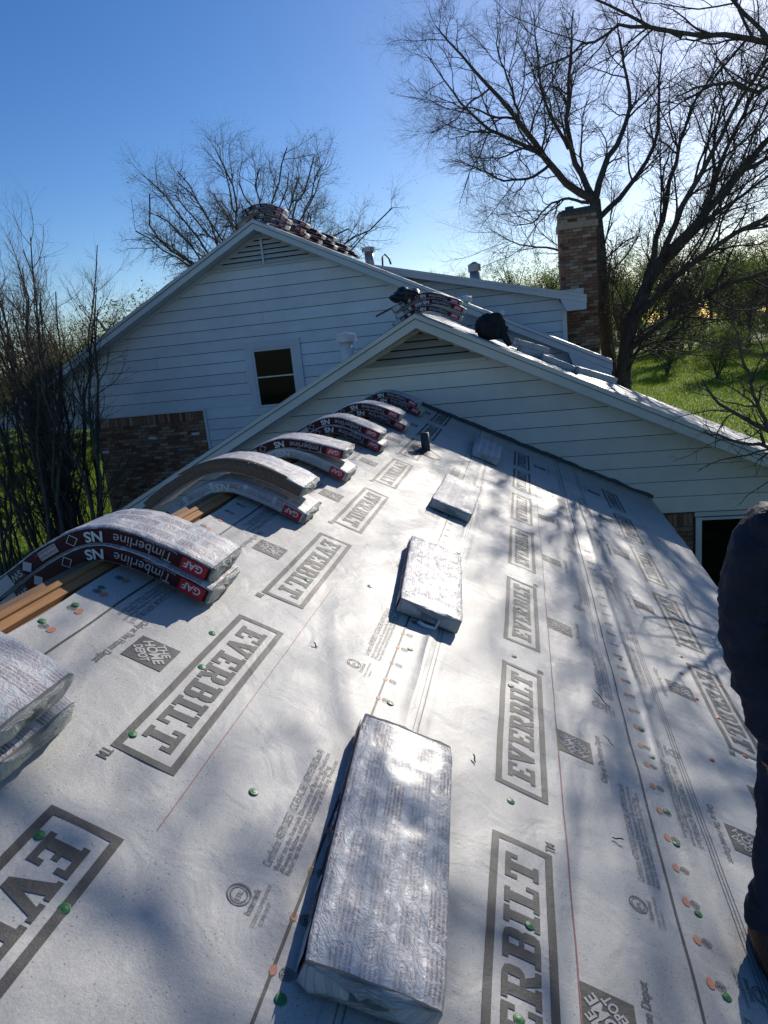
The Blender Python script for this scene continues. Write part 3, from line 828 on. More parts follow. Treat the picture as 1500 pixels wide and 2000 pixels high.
def logo_box(uc, v0, v1, right):
    """framed slab lettering; uc is the middle of the box across the roof"""
    L = v1 - v0; Wd = 0.222; fr = 0.026
    V = []; F = []
    def rect(a0, a1, b0, b1, nseg=1):
        for k in range(nseg):
            p0 = a0 + (a1 - a0) * k / nseg; p1 = a0 + (a1 - a0) * (k + 1) / nseg
            b = len(V); V.extend([(p0, b0), (p1, b0), (p1, b1), (p0, b1)]); F.append((b, b + 1, b + 2, b + 3))
    rect(0, L, 0, fr, 18); rect(0, L, Wd - fr, Wd, 18); rect(0, fr, fr, Wd - fr, 3); rect(L - fr, L, fr, Wd - fr, 3)
    b = len(V)
    V += [(0.075 + x * (L - 0.15), 0.052 + y * 0.118) for x, y in SW_V]; F += [tuple(i + b for i in f) for f in SW_F]
    tv, tf = text_geo('TM', 0.015); b = len(V)
    V += [(L + 0.012 + x * 0.035, -0.012 + y * 0.05) for x, y in tv]; F += [tuple(i + b for i in f) for f in tf]
    P = np.array(V) - np.array([L / 2, Wd / 2])
    decal('printed_lettering', lay2(P, 1.0, (uc, (v0 + v1) / 2), right), F, M['ink'])
def depot(uc, vc, right, s=0.165):
    """square store mark with diagonal stencil words and a line of text below it"""
    n = 8
    V = [(-s / 2 + s * i / n, -s / 2 + s * j / n) for j in range(n + 1) for i in range(n + 1)]
    decal('printed_mark', lay2(V, 1, (uc, vc), right), [(j * (n + 1) + i, j * (n + 1) + i + 1, (j + 1) * (n + 1) + i + 1, (j + 1) * (n + 1) + i) for j in range(n) for i in range(n)], M['ink'])
    Vt = []; Ft = []
    for word, dy, w in (('THE', 0.030, 0.085), ('HOME', -0.012, 0.150), ('DEPOT', -0.056, 0.105)):
        tv, tf = text_geo(word, 0.03)
        tw = tv[:, 0].max() - tv[:, 0].min(); hh = 0.040 if word == 'HOME' else 0.034
        q = np.column_stack([(tv[:, 0] - tv[:, 0].min()) / tw * w - w / 2, tv[:, 1] / 0.7 * hh + dy])
        c, sn = math.cos(R(45)), math.sin(R(45))
        q = np.column_stack([q[:, 0] * c - q[:, 1] * sn, q[:, 0] * sn + q[:, 1] * c])
        b = len(Vt); Vt += [tuple(p) for p in q]; Ft += [tuple(i + b for i in f) for f in tf]
    decal('printed_lettering', lay2(Vt, 1, (uc, vc), right), Ft, M['felt_knock'], 0.0034)
    tv, tf = text_geo('Only at The Home Depot', 0.01)
    k = 0.36 / (tv[:, 0].max())
    q = np.column_stack([tv[:, 0] * k - 0.18, tv[:, 1] * 0.043 - s / 2 - 0.055])
    decal('printed_lettering', lay2(q, 1, (uc, vc), right), tf, M['ink_light'])
P1, P2 = 1.322, 1.313
for k in range(-1, 8):
    logo_box(-1.359, 1.708 + k * P1, 1.708 + k * P1 + 1.038, -1)
    depot(-1.615, 2.215 + k * P1, -1)
    if 2.38 + k * P2 + 1.04 < 10.6:
        logo_box(-0.104, 2.385 + k * P2, 2.385 + k * P2 + 1.035, 1)
        depot(0.152, 2.885 + k * P2, 1)
    if 3.525 + (k - 1) * P2 + 1.02 < 10.6:
        logo_box(1.180, 3.525 + (k - 1) * P2, 3.525 + (k - 1) * P2 + 1.01, -1)
        depot(0.915, 4.03 + (k - 1) * P2, -1)
# long print lines, lap edges and chalk lines
strip(-1.888, V0, V1, 0.009, M['ink']); strip(-0.752, V0, V1, 0.009, M['ink']); strip(0.458, V0, V1, 0.009, M['ink'])
for u in (-0.575, -0.555, 0.70, 0.715, 0.73):
    strip(u, V0, V1, 0.003, M['ink_light'])
for u in (-0.83, -0.815, -1.86, -1.845, 0.40, 0.415):
    strip(u, 4.2, V1, 0.003, M['ink_light'])
strip(0.069, 0.6, 8.4, 0.0045, M['chalk'], 'chalk_line'); strip(-1.19, 1.5, 3.4, 0.003, M['chalk'], 'chalk_line'); strip(1.45, 2.0, 9, 0.003, M['chalk'], 'chalk_line')
def cert(u, v, right):
    """approval mark, certificate line and small print"""
    lines = (('Certified to: ASTM D8257 | ICC-ES AC188 | ASTM E108 (Class A)', 0.56, 0.026, 0.0), ('Refer to the Intertek Directory of Building Products', 0.56, 0.016, -0.024), ('Always follow safety requirements for roofing', 0.50, 0.016, -0.042), ('Refer to the Intertek Directory of Building Products', 0.54, 0.016, -0.060))
    Vt = []; Ft = []
    for s_, w, hh, dy in lines:
        tv, tf = text_geo(s_, 0)
        q = np.column_stack([tv[:, 0] / tv[:, 0].max() * w, tv[:, 1] / 0.7 * hh + dy])
        b = len(Vt); Vt += [tuple(p) for p in q]; Ft += [tuple(i + b for i in f) for f in tf]
    def ring(cx, cy, r0, r1, n=20):
        b = len(Vt)
        for i in range(n):
            a = 6.28318 * i / n
            Vt.append((cx + r0 * math.cos(a), cy + r0 * math.sin(a))); Vt.append((cx + r1 * math.cos(a), cy + r1 * math.sin(a)))
        for i in range(n):
            j = (i + 1) % n; Ft.append((b + 2 * i, b + 2 * j, b + 2 * j + 1, b + 2 * i + 1))
    ring(-0.12, 0.045, 0.030, 0.034); ring(-0.12, 0.045, 0.022, 0.025)
    for s_, x, y, k in (('ETL', -0.139, 0.037, 0.020), ('Intertek', -0.165, -0.005, 0.026), ('CODE COMPLIANCE', -0.19, -0.026, 0.015), ('CCRR-0427', -0.18, -0.044, 0.015)):
        tv, tf = text_geo(s_, {'ETL': 0.02, 'Intertek': 0.01}.get(s_, 0))
        b = len(Vt); Vt += [(x + p[0] * k, y + p[1] * k) for p in tv]; Ft += [tuple(i + b for i in f) for f in tf]
    decal('printed_lettering', lay2(Vt, 1, (u, v), right), Ft, M['ink_light'])
for k in range(-1, 5):
    cert(-0.862, 1.548 + k * P1, 1); cert(0.362, 2.184 + k * P2, 1)
    cert(0.655, 3.10 + k * P2, -1); cert(-1.79, 2.9 + k * P1, -1)
def marks(u, v0, n, step, side, k_=1.0):
    """orange petals and target rings printed at the nailing positions"""
    for k in range(n):
        v = v0 + k * step
        a = [(u + k_ * 0.014 * math.cos(t) - side * 0.016, v + k_ * 0.021 * math.sin(t)) for t in np.linspace(0, 6.2832, 15)[:-1]]
        decal('printed_mark', a, [tuple(range(14))], M['ink_orange'])
        V = []; F = []
        for r0, r1 in ((0.003, 0.0065), (0.0095, 0.012), (0.0155, 0.018)):
            b = len(V)
            for t in np.linspace(0, 6.2832, 17)[:-1]:
                V += [(u + side * 0.018 + r0 * math.cos(t), v + 0.004 + r0 * math.sin(t)), (u + side * 0.018 + r1 * math.cos(t), v + 0.004 + r1 * math.sin(t))]
            F += [(b + 2 * i, b + 2 * ((i + 1) % 16), b + 2 * ((i + 1) % 16) + 1, b + 2 * i + 1) for i in range(16)]
        decal('printed_mark', V, F, M['ink'])
marks(0.530, 1.861 - 0.163 * 6, 34, 0.1626, 1)
marks(-1.98, 2.102 - 0.17 * 7, 30, 0.17, -1)
marks(-0.735, 1.275 - 0.163 * 4, 34, 0.163, 1, 0.7)

# button caps
def cap_mesh(mat):
    m = MB(); n = 14; prof = [(0.0175, 0.0), (0.0172, 0.0025), (0.0145, 0.0038), (0.0095, 0.0030), (0.0075, 0.0046), (0.0, 0.0050)]
    V = []; F = []
    for r, h in prof[:-1]:
        V += [(r * math.cos(6.28318 * i / n), r * math.sin(6.28318 * i / n), h) for i in range(n)]
    V.append((0, 0, prof[-1][1]))
    for k in range(len(prof) - 2):
        F += [(k * n + i, k * n + (i + 1) % n, (k + 1) * n + (i + 1) % n, (k + 1) * n + i) for i in range(n)]
    F += [((len(prof) - 2) * n + i, (len(prof) - 2) * n + (i + 1) % n, len(V) - 1) for i in range(n)]
    return m.add(V, F).build('button_cap', mat, None, True, True)
CG, CR_ = cap_mesh(M['cap_green']), cap_mesh(M['cap_red'])
green = [(-1.434, 1.324), (-1.261, 1.183), (-1.441, 1.79), (-1.01, 1.786), (-1.425, 2.265), (-1.496, 2.511), (-2.0, 2.302), (-2.02, 2.13), (-0.71, 1.216), (-0.695, 2.58), (-0.148, 2.302), (-0.079, 1.766), (-0.113, 1.451), (0.548, 2.687), (0.547, 2.493), (0.551, 2.15), (0.559, 1.833), (0.561, 3.09), (0.545, 3.315), (-0.147, 3.52), (-0.162, 3.184), (-0.134, 4.206), (-0.098, 5.481), (-2.003, 2.485), (-1.98, 3.42), (0.54, 4.1), (-0.69, 3.1), (-1.33, 3.35), (-1.02, 3.6)]
redc = [(0.921, 3.325), (1.156, 3.518), (0.991, 4.316), (1.268, 4.379), (1.107, 3.866), (1.267, 5.654), (1.049, 4.601), (1.008, 4.001)]
for lst, me in ((green, CG), (redc, CR_)):
    for (u, v) in lst:
        o = link('button_cap', me, wr)
        o.location = (u, v, float(hf(u, v) + layer(u)) + 0.001)
        o.rotation_euler = (rng.uniform(-.12, .12), rng.uniform(-.12, .12), rng.uniform(0, 6))
        o.scale = (0.9, 0.9, 0.6)
# flashing where the roof meets the wall
V = []; n = 90
for i in range(n + 1):
    u = -2.05 + (UE + 2.05) * i / n
    r = 0.02 * mnoise.noise(Vector((u * 4, 2, 7))) + 0.012 * mnoise.noise(Vector((u * 13, 4, 7)))
    V += [(u, V1 - 0.035 + r * 0.6, 0.016), (u, V1 - 0.012, 0.03 + r * 0.3), (u, V1 - 0.008, 0.065 + r)]
F = []
for i in range(n):
    for k in range(2): F.append((i * 3 + k, i * 3 + k + 1, (i + 1) * 3 + k + 1, (i + 1) * 3 + k))
link('flashing', mesh_of('flashing', V, F, [M['flash']], None, True), wr)
# ridge: opened slot with raw lumber
MB().box(-2.119, -2.078, V0, V1 - 0.05, -0.05, 0.004).build('ridge_plank', M['wood'], wr)
for k, (a, b, hgt) in enumerate(((V0, 1.42, 0.010), (1.44, 3.05, 0.014), (3.07, 4.6, 0.009), (4.63, 6.9, 0.012), (6.93, V1 - 0.06, 0.010))):
    MB().box(-2.152 + 0.002 * k, -2.121, a, b, -0.05, hgt).build('ridge_plank', M['wood'], wr)
MB().box(-2.20, -2.156, V0, V1 - 0.05, -0.07, -0.012).build('ridge_plank', M['wood_old'], wr)
# left slope of the wing, wing walls and eave
XR, ZR = float(rp(UR, 0)[0]), float(rp(UR, 0)[2])
link('left_slope', felt_slope('left_slope', XR - 0.03, ZR - 0.045, XR - 3.75, ZR - 0.03 - 1.875, V0, V1, 41, 30, 40), house)
MB().box(XR - 3.4, 1.46, V0 + 0.4, ND - 0.03, GZ, -2.72).build('wing_wall', M['mortar'], house)
xe, zE = float(rp(UE - 0.03, 0)[0]), float(rp(UE - 0.03, 0)[2])
MB().box(xe - 0.03, xe - 0.005, V0, ND - 0.05, zE - 0.19, zE - 0.025).build('eave_fascia', M['trim'], house)
MB().box(1.465, xe - 0.032, V0, ND - 0.05, zE - 0.19, zE - 0.175).build('eave_soffit', M['trim'], house)
# plumbing pipe through the wing roof
pb = rp(-1.225, 7.52)
pt = MB().tube([(pb.x, pb.y, pb.z - 0.03), (pb.x, pb.y, pb.z + 0.235)], 0.048, 14).build('vent_pipe', M['metal_dark'], house, True)
pt['label'] = 'short dark plumbing pipe standing up through the wing roof'
n = 22; V = []; F = []
for i in range(n):
    a = 6.28318 * i / n; r = 0.17 + 0.045 * mnoise.noise(Vector((math.cos(a) * 2, math.sin(a) * 2, 3)))
    p = rp(-1.225 + r * math.cos(a), 7.52 + r * math.sin(a), 0.016); q = rp(-1.225 + 0.05 * math.cos(a), 7.52 + 0.05 * math.sin(a), 0.05)
    V += [tuple(p), tuple(q)]
F = [(2 * i, 2 * ((i + 1) % n), 2 * ((i + 1) % n) + 1, 2 * i + 1) for i in range(n)]
link('pipe_boot', mesh_of('pipe_boot', V, F, [M['metal_dark']], None, True), pt)
# ------------------------------------------------------------------ shingle bundles
def flat_path(u, v, du, T0, Nn=None, lift=0.0, mat=None):
    """straight bundle on the wing roof, centre (u,v), far end shifted by du across the roof"""
    m3 = ROOF.to_3x3()
    t = (m3 @ Vector((du, 1.0, 0))).normalized(); nn = (m3 @ Vector((0, 0, 1))).normalized()
    c = rp(u, v, 0.014 + lift)
    return lambda s: (c + t * s, t, nn)
def line_path(c, t, nn):
    c = Vector(c); t = Vector(t).normalized(); nn = Vector(nn).normalized(); nn = (nn - t * nn.dot(t)).normalized()
    return lambda s: (c + t * s, t, nn)
def drape_path(xr, zr, y, off, L, shift=0.0, tail=0.0, lefttail=0.0, rho=0.075, sl=0.5, yaw=0.0, sag=0.05):
    """bundle bent over a ridge that runs along y; off = height above the roof along the normal"""
    xs = np.linspace(-0.9, 0.9, 181)
    zz = -(np.sqrt((sl * xs) ** 2 + rho ** 2) - rho) - sag * np.minimum(1, np.abs(xs) / (L * 0.47)) ** 2 + 0.012
    tx = np.gradient(xs); tz = np.gradient(zz); ln = np.hypot(tx, tz); nx, nz = -tz / ln, tx / ln
    X = xs + nx * off; Z = zz + nz * off
    d = np.clip(xs / (L * 0.47), -1.3, 1.3)
    Z = Z + tail * np.clip(d, 0, None) ** 2 + lefttail * np.clip(-d, 0, None) ** 2
    arc = np.concatenate([[0], np.cumsum(np.hypot(np.diff(X), np.diff(Z)))]); arc -= np.interp(0, xs, arc); arc -= shift
    def f(s):
        x = np.interp(s, arc, X); z = np.interp(s, arc, Z)
        x2 = np.interp(s + 0.01, arc, X); z2 = np.interp(s + 0.01, arc, Z); x1 = np.interp(s - 0.01, arc, X); z1 = np.interp(s - 0.01, arc, Z)
        t = Vector((x2 - x1, 0, z2 - z1)).normalized()
        return Vector((xr + x, y + yaw * x, zr + z)), t, Vector((-t.z, 0, t.x))
    return f

SIDE = -1
def bundle(label, group, path, L=1.0, W=0.335, T=0.085, seed=0, ns=34, lettering=True, shiny=False, torn=False, crumple=1.0, side=None):
    O0, T0, N0 = path(0.0)
    th = thing('shingle_bundle', label, 'shingle bundle', tuple(O0), group)
    prof = []
    r = 0.007
    nside, ntop = (3, 9) if ns > 20 else (1, 3)
    for i in range(nside + 1): prof.append((-W / 2, r + (T - 2 * r) * i / nside, 0))
    prof.append((-W / 2 + r * 0.4, T - r * 0.35, 1))
    for i in range(ntop + 1): prof.append((-W / 2 + r * 1.3 + (W - 2.6 * r) * i / ntop, T, 1))
    prof.append((W / 2 - r * 0.4, T - r * 0.35, 1))
    for i in range(nside + 1): prof.append((W / 2, T - r - (T - 2 * r) * i / nside, 0))
    for i in range(4): prof.append((W / 2 - r - (W - 2 * r) * i / 3, 0, 1))
    K = len(prof)
    per = [0.0]
    for i in range(1, K): per.append(per[-1] + math.hypot(prof[i][0] - prof[i - 1][0], prof[i][1] - prof[i - 1][1]))
    V = []; UV = []; MI = []; F = []
    off = Vector((seed * 1.7, seed * 0.9, seed * 2.3))
    for i in range(ns + 1):
        s = -L / 2 + L * i / ns
        O, t, nn = path(s)
        b = t.cross(nn)
        if b.y + b.x < 0: b = -b
        e = 1 - min(1, (L / 2 - abs(s)) / 0.06)
        for k, (bb, cc, mi) in enumerate(prof):
            q = Vector((s * 9, bb * 9, cc * 9)) + off
            d = mnoise.noise(q) * 0.004 + mnoise.noise(q * 2.7) * 0.003
            amp = crumple * (1.0 if cc > T * 0.9 else 0.25)
            if cc > T * 0.9 and abs(bb) < W * 0.46: d += 0.0035 * math.cos(bb / W * 3.0) - 0.004 * math.exp(-(bb / 0.02) ** 2)
            p = O + b * (bb * (1 - 0.03 * e) + (d * 0.3 if cc <= T * 0.9 else 0)) + nn * (cc * (1 - 0.05 * e * (1 if cc > T * .5 else 0)) + d * amp)
            V.append(p); UV.append((s + seed * 0.37, per[k] + seed * 0.61))
    for i in range(ns):
        for k in range(K):
            k2 = (k + 1) % K
            F.append((i * K + k, (i + 1) * K + k, (i + 1) * K + k2, i * K + k2))
            MI.append(1 if (prof[k][2] == 0 and prof[k2][2] == 0) else 0)
    # gathered plastic at both ends
    for end, i0 in ((-1, 0), (1, ns)):
        s = end * L / 2
        O, t, nn = path(s)
        b = t.cross(nn)
        if b.y + b.x < 0: b = -b
        prev = [i0 * K + k for k in range(K)]
        for stp, (sc_, out) in enumerate(((0.97, 0.010), (0.80, 0.018), (0.55, 0.022), (0.28, 0.024))):
            cur = []
            for k, (bb, cc, mi) in enumerate(prof):
                q = Vector((bb * 22, cc * 22, stp + end * 5)) + off
                d = mnoise.noise(q) * 0.015 * crumple
                p = O + t * end * (out + d) + b * bb * sc_ + nn * (T / 2 + (cc - T / 2) * sc_ + mnoise.noise(q + Vector((9, 9, 9))) * 0.005)
                V.append(p); UV.append((bb + seed, cc + stp * 0.13)); cur.append(len(V) - 1)
            for k in range(K):
                k2 = (k + 1) % K
                F.append((prev[k], prev[k2], cur[k2], cur[k]) if end < 0 else (prev[k], cur[k], cur[k2], prev[k2])); MI.append(2)
            prev = cur
        V.append(O + t * end * 0.024 + nn * T / 2); UV.append((0, 0)); cix = len(V) - 1
        for k in range(K):
            k2 = (k + 1) % K
            F.append((prev[k], prev[k2], cix) if end < 0 else (prev[k2], prev[k], cix)); MI.append(2)
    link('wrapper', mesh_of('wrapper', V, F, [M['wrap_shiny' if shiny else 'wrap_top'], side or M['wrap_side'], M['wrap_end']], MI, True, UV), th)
    def side_pt(s, c, out=0.004):
        O, t, nn = path(s); b = t.cross(nn)
        if b.y + b.x < 0: b = -b
        return O - b * (W / 2 + out) + nn * c
    def patch(name, s0, s1, c0, c1, mat, out=0.003, n=6):
        Vp = []; Fp = []
        for i in range(n + 1):
            s = s0 + (s1 - s0) * i / n
            Vp += [side_pt(s, c0, out), side_pt(s, c1, out)]
        Fp = [(2 * i, 2 * i + 2, 2 * i + 3, 2 * i + 1) for i in range(n)]
        return link(name, mesh_of(name, Vp, Fp, [mat]), th)
    def word(name, txt, bold, s_start, c_top, hgt, mat, out=0.0045, parent=None, squeeze=1.0):
        """upside-down lettering: reads from right to left along the near side"""
        tv, tf = text_geo(txt, bold); k = hgt / 0.7
        Vp = [side_pt(s_start - p[0] * k * squeeze, c_top - p[1] * k, out) for p in tv]
        return link(name, mesh_of(name, Vp, tf, [mat]), parent or th)
    if lettering:
        e = L / 2
        js = 0.02 * math.sin(seed * 2.7)
        lb = patch('red_label', e - 0.135, e - 0.012, 0.006, T - 0.012, M['lab_red'])
        word('lettering', 'GAF', 0.02, e - 0.030, 0.058, 0.034, M['lab_white'], parent=lb)
        word('lettering', 'Timberline', 0, e - 0.155 - abs(js), 0.057, 0.046, M['lab_grey'], squeeze=0.95)
        word('lettering', 'NS', 0.03, e - 0.155 - 0.315 - abs(js), 0.059, 0.046, M['lab_white'])
        word('lettering', 'Natural Shadow Shingles', 0, e - 0.16, 0.073, 0.011, M['lab_grey'])
        lb2 = patch('pale_label', -e + 0.01, -e + 0.12, 0.010, T - 0.012, M['lab_grey'])
        lb3 = patch('navy_label', -e + 0.125, -e + 0.20, 0.010, T - 0.012, M['lab_navy'])
        word('lettering', 'SW', 0.02, -e + 0.19, 0.05, 0.03, M['lab_grey'], parent=lb3)
        # diamond warning marks
        for s0, mt in ((-e + 0.25 + js, M['lab_grey']), (-0.09 - js, M['wrap_side'])):
            Vp = [side_pt(s0 + a * 0.030, T / 2 + c * 0.030, 0.0035) for a, c in ((-1, 0), (0, -1), (1, 0), (0, 1))] + [side_pt(s0 + a * 0.024, T / 2 + c * 0.024, 0.0042) for a, c in ((-1, 0), (0, -1), (1, 0), (0, 1))]
            Fp = [(i, (i + 1) % 4, 4 + (i + 1) % 4, 4 + i) for i in range(4)] if mt is M['wrap_side'] else [(0, 1, 2, 3)]
            link('warning_mark', mesh_of('warning_mark', Vp, Fp, [M['lab_grey']]), th)
        if seed % 2 == 0:
            lp = patch('stacking_label', -e + 0.31, -e + 0.41, 0.020, 0.062, M['lab_grey'])
            word('lettering', 'DO NOT DOUBLE', 0.01, -e + 0.405, 0.058, 0.010, M['lab_red'], parent=lp)
            word('lettering', 'STACK PALLETS', 0.01, -e + 0.405, 0.038, 0.010, M['lab_red'], parent=lp)
    if torn:
        # wrapper ripped along the near upper edge: the shingle edges show
        Vp = []; n = 26
        for i in range(n + 1):
            s = -L * 0.22 + L * 0.62 * i / n
            f = math.sin(math.pi * i / n)
            Vp += [side_pt(s, T * (0.98 - 0.62 * f) + 0.004 * mnoise.noise(Vector((s * 40, 1, seed))), 0.006), side_pt(s, T * 1.02, 0.006), side_pt(s, T * 1.03 + 0.003, -0.02 - 0.05 * f + 0.01 * mnoise.noise(Vector((s * 30, 5, seed))))]
        Fp = []
        for i in range(n):
            for k in range(2): Fp.append((i * 3 + k, i * 3 + 3 + k, i * 3 + 4 + k, i * 3 + 1 + k))
        link('bare_shingles', mesh_of('bare_shingles', Vp, Fp, [M['shingle']], None, True), th)
    return th

# -- pairs bent over the wing ridge
stacks = [(1.40, {}), (2.66, dict(shift=0.02)), (4.02, dict(tail=0.0)), (5.25, dict(tail=0.10)), (6.62, dict(tail=0.02)), (8.02, dict(tail=0.025)), (9.52, dict(tail=0.0))]
where = ['nearest the camera, cut off by the left edge', 'second from the camera on the wing ridge', 'third from the camera on the wing ridge', 'fourth from the camera on the wing ridge', 'fifth from the camera on the wing ridge', 'sixth from the camera on the wing ridge', 'at the far end of the wing ridge']
for i, (y, kw) in enumerate(stacks):
    yc = y + 0.17
    bundle('lower bent shingle bundle of the pair ' + where[i], 'shingle bundles bent over the wing ridge',
           drape_path(XR, ZR, yc, 0.002, 1.12, rho=(0.07, 0.065, 0.06, 0.075, 0.055, 0.07, 0.06)[i], sag=(0.05, 0.045, 0.06, 0.055, 0.04, 0.05, 0.045)[i], shift=-0.045 + 0.01 * (i % 3), yaw=0.06 * ((i * 7) % 3 - 1)), seed=2 * i + 1, side=M['wrap_top'] if i in (2, 3) else None, crumple=0.9 if i == 0 else 1.2, L=1.12, T=0.08)
    bundle('upper %sshingle bundle of the pair ' % ('torn bent ' if i == 2 else 'bent ') + where[i], 'shingle bundles bent over the wing ridge',
           drape_path(XR, ZR, yc + (-0.02, 0.01, 0.03, 0.0, 0.02, -0.02, -0.03)[i], 0.080 + (0.102, 0, 0.045, 0, 0, 0, 0)[i] * (1 if i else 0.25), 1.12, rho=(0.075, 0.07, 0.09, 0.10, 0.06, 0.085, 0.07)[i], shift=(-0.02, -0.03, -0.03, -0.07, -0.06, -0.09, -0.08)[i], tail=kw.get('tail', 0.0), yaw=0.06 * ((i * 5) % 3 - 1)), seed=2 * i + 2, torn=(i == 2), side=M['shingle'] if i == 2 else None, lettering=(i != 2), crumple=0.9 if i == 0 else 1.2, L=1.12, T=0.08)
# -- single bundles lying on the felt
for lab, u, v, du, sd, sh in (('shiny wrapped shingle bundle lying flat nearest the camera', -0.560, 1.80, -0.085, 21, True), ('wrapped flat shingle bundle with a loose plastic tail, second up the felt', -0.710, 3.97, -0.10, 22, True),
                              ('flat shingle bundle in sunlight just below the shade line', -0.745, 6.09, 0.02, 23, False), ('flat shingle bundle lying in the shade of the gable', -0.60, 8.88, 0.0, 24, False)):
    bd = bundle(lab, 'flat shingle bundles on the wing roof', flat_path(u, v, du, 0), W=0.362, L=1.03, T=0.082, seed=sd, shiny=sh, ns=44, crumple=1.1)
    if sd == 22:
        pts = [rp(-0.60, 3.47, 0.085), rp(-0.60, 3.43, 0.05), rp(-0.605, 3.41, 0.018), rp(-0.66, 3.39, 0.02), rp(-0.70, 3.40, 0.022)]
        m = MB(); m.tube(pts, [0.012, 0.009, 0.012, 0.010, 0.013], 6); m.build('plastic_tail', M['clear_wrap'], bd, True)

# -- on the nearer gable roof
def on_near(x, y, up=0.0): return Vector((x, y, NZ + 0.02 - 0.5 * abs(x - NX) + up))
sl_t, sl_n = Vector((2, 0, -1)).normalized(), Vector((1, 0, 2)).normalized()
for k in range(3):
    bundle(('lowest', 'middle', 'topmost')[k] + ' bent shingle bundle of the pile on the nearer gable peak', 'bundles piled on the nearer gable peak',
           drape_path(NX + 0.12 + 0.05 * (k == 1), NZ + 0.01, 10.66 + 0.05 * k, 0.002 + k * 0.093, 1.05, shift=0.0, rho=0.09, sag=0.03, yaw=0.05), seed=31 + k, crumple=1.6)
for k, (x, y, du, up, lab) in enumerate(((0.16, 11.5, 0.0, 0.0, 'lower flat bundle of the small pair beside the black jacket'), (0.12, 11.5, 0.1, 0.093, 'upper flat bundle of the small pair beside the black jacket'), (0.52, 11.2, 0.25, 0.0, 'flat shingle bundle sliding below the small pair on the nearer roof'), (1.02, 10.95, 0.1, 0.05, 'flat pinkish shingle bundle lowest on the nearer roof slope'))):
    c = on_near(x, y, up)
    t = (Vector((du, 1, -0.5 * du))).normalized()
    bundle(lab, 'flat bundles on the nearer roof', line_path(c, (2, 0.25, -0.8) if k != 2 else (2, 0.1, -1), (1, 0, 2) if k not in (0, 1, 3) else (0.55, 0, 2)), L=0.50 if k < 2 else 0.56, W=0.36, T=0.095, seed=41 + k, ns=24, lettering=False, side=M['wrap_end'])
# crumpled black bag, jacket and bar
def blob(name, label, cat, c, size, mat, seed, squash=1.0, rough=0.3, sub=4):
    import bmesh
    bm = bmesh.new(); bmesh.ops.create_icosphere(bm, subdivisions=sub, radius=1.0)
    o3 = Vector((seed * 3.1, seed, seed * 2))
    for v in bm.verts:
        d = v.co.normalized()
        k = 1 + rough * mnoise.noise(d * 1.6 + o3) + rough * 0.55 * abs(mnoise.noise(d * 3.7 + o3)) - rough * 0.5 * abs(mnoise.noise(d * 6.1 + o3 * 2))
        v.co = Vector((d.x * size[0], d.y * size[1], d.z * size[2])) * k
        if v.co.z < -size[2] * 0.72: v.co.z = -size[2] * 0.72
    me = bpy.data.meshes.new(name); bm.to_mesh(me); bm.free()
    me.materials.append(mat); me.polygons.foreach_set('use_smooth', np.ones(len(me.polygons), dtype=bool))
    o = link(name, me); o.location = c
    return tag(o, label, cat)
blob('black_bag', 'lumpy black plastic bag on the pile at the nearer gable peak', 'bag', (-1.66, 10.72, 0.62), (0.21, 0.17, 0.12), M['black_plastic'], 3)
j = blob('black_jacket', 'black jacket heaped on the nearer roof right of the bundle pile', 'jacket', (-0.44, 10.72, 0.02), (0.22, 0.18, 0.22), M['black_cloth'], 5, rough=0.45)
m = MB(); m.tube([(-0.34, 10.66, 0.06), (-0.26, 10.6, -0.06), (-0.20, 10.56, -0.20), (-0.18, 10.55, -0.24)], [0.06, 0.06, 0.05, 0.035], 9)
sl = m.build('sleeve', M['black_cloth'], j, True); sl.matrix_parent_inverse = Matrix.Translation(-Vector((-0.44, 10.72, 0.02)))
tag(MB().tube([(-2.10, 10.5, 0.37), (-1.72, 10.66, 0.53), (-1.40, 10.7, 0.60)], 0.014, 8).build('pry_bar', M['metal_dark'], None, True), 'thin dark bar resting across the pile on the nearer gable', 'bar')
blob('plastic_scrap', 'clear crumpled plastic scrap on the farther roof above the jacket', 'plastic scrap', (-1.05, 14.15, 0.62), (0.16, 0.12, 0.08), M['clear_wrap'], 9)
blob('plastic_scrap', 'small round clear plastic scrap lower on the farther rake', 'plastic scrap', (-0.38, 14.15, 0.30), (0.07, 0.07, 0.09), M['clear_wrap'], 11, rough=0.2)
# -- stacks along the far ridge
proto = None
far = [(14.75, 4, 'nearest the gable peak'), (16.1, 3, 'second from the gable peak'), (17.3, 3, 'third from the gable peak'), (18.6, 3, 'fourth from the gable peak'), (19.9, 2, 'fifth from the gable peak'), (21.2, 2, 'sixth from the gable peak')]
lev = ['lowest', 'second', 'third', 'topmost']
for i, (y, n, wh) in enumerate(far):
    for k in range(n):
        lv = 'lowest' if k == 0 else 'topmost' if k == n - 1 else lev[k]
        bundle('%s bent shingle bundle in the far ridge stack %s' % (lv, wh), 'shingle bundles stacked on the far ridge',
               drape_path(FX + 0.06 * math.sin(i * 3 + k * 2), FZ + 0.012, y + 0.05 * math.sin(i * 2 + k * 3), 0.002 + k * 0.09, 1.0, rho=0.08, sag=0.03), seed=60 + i * 5 + k, ns=16, lettering=(i < 2), crumple=1.5)

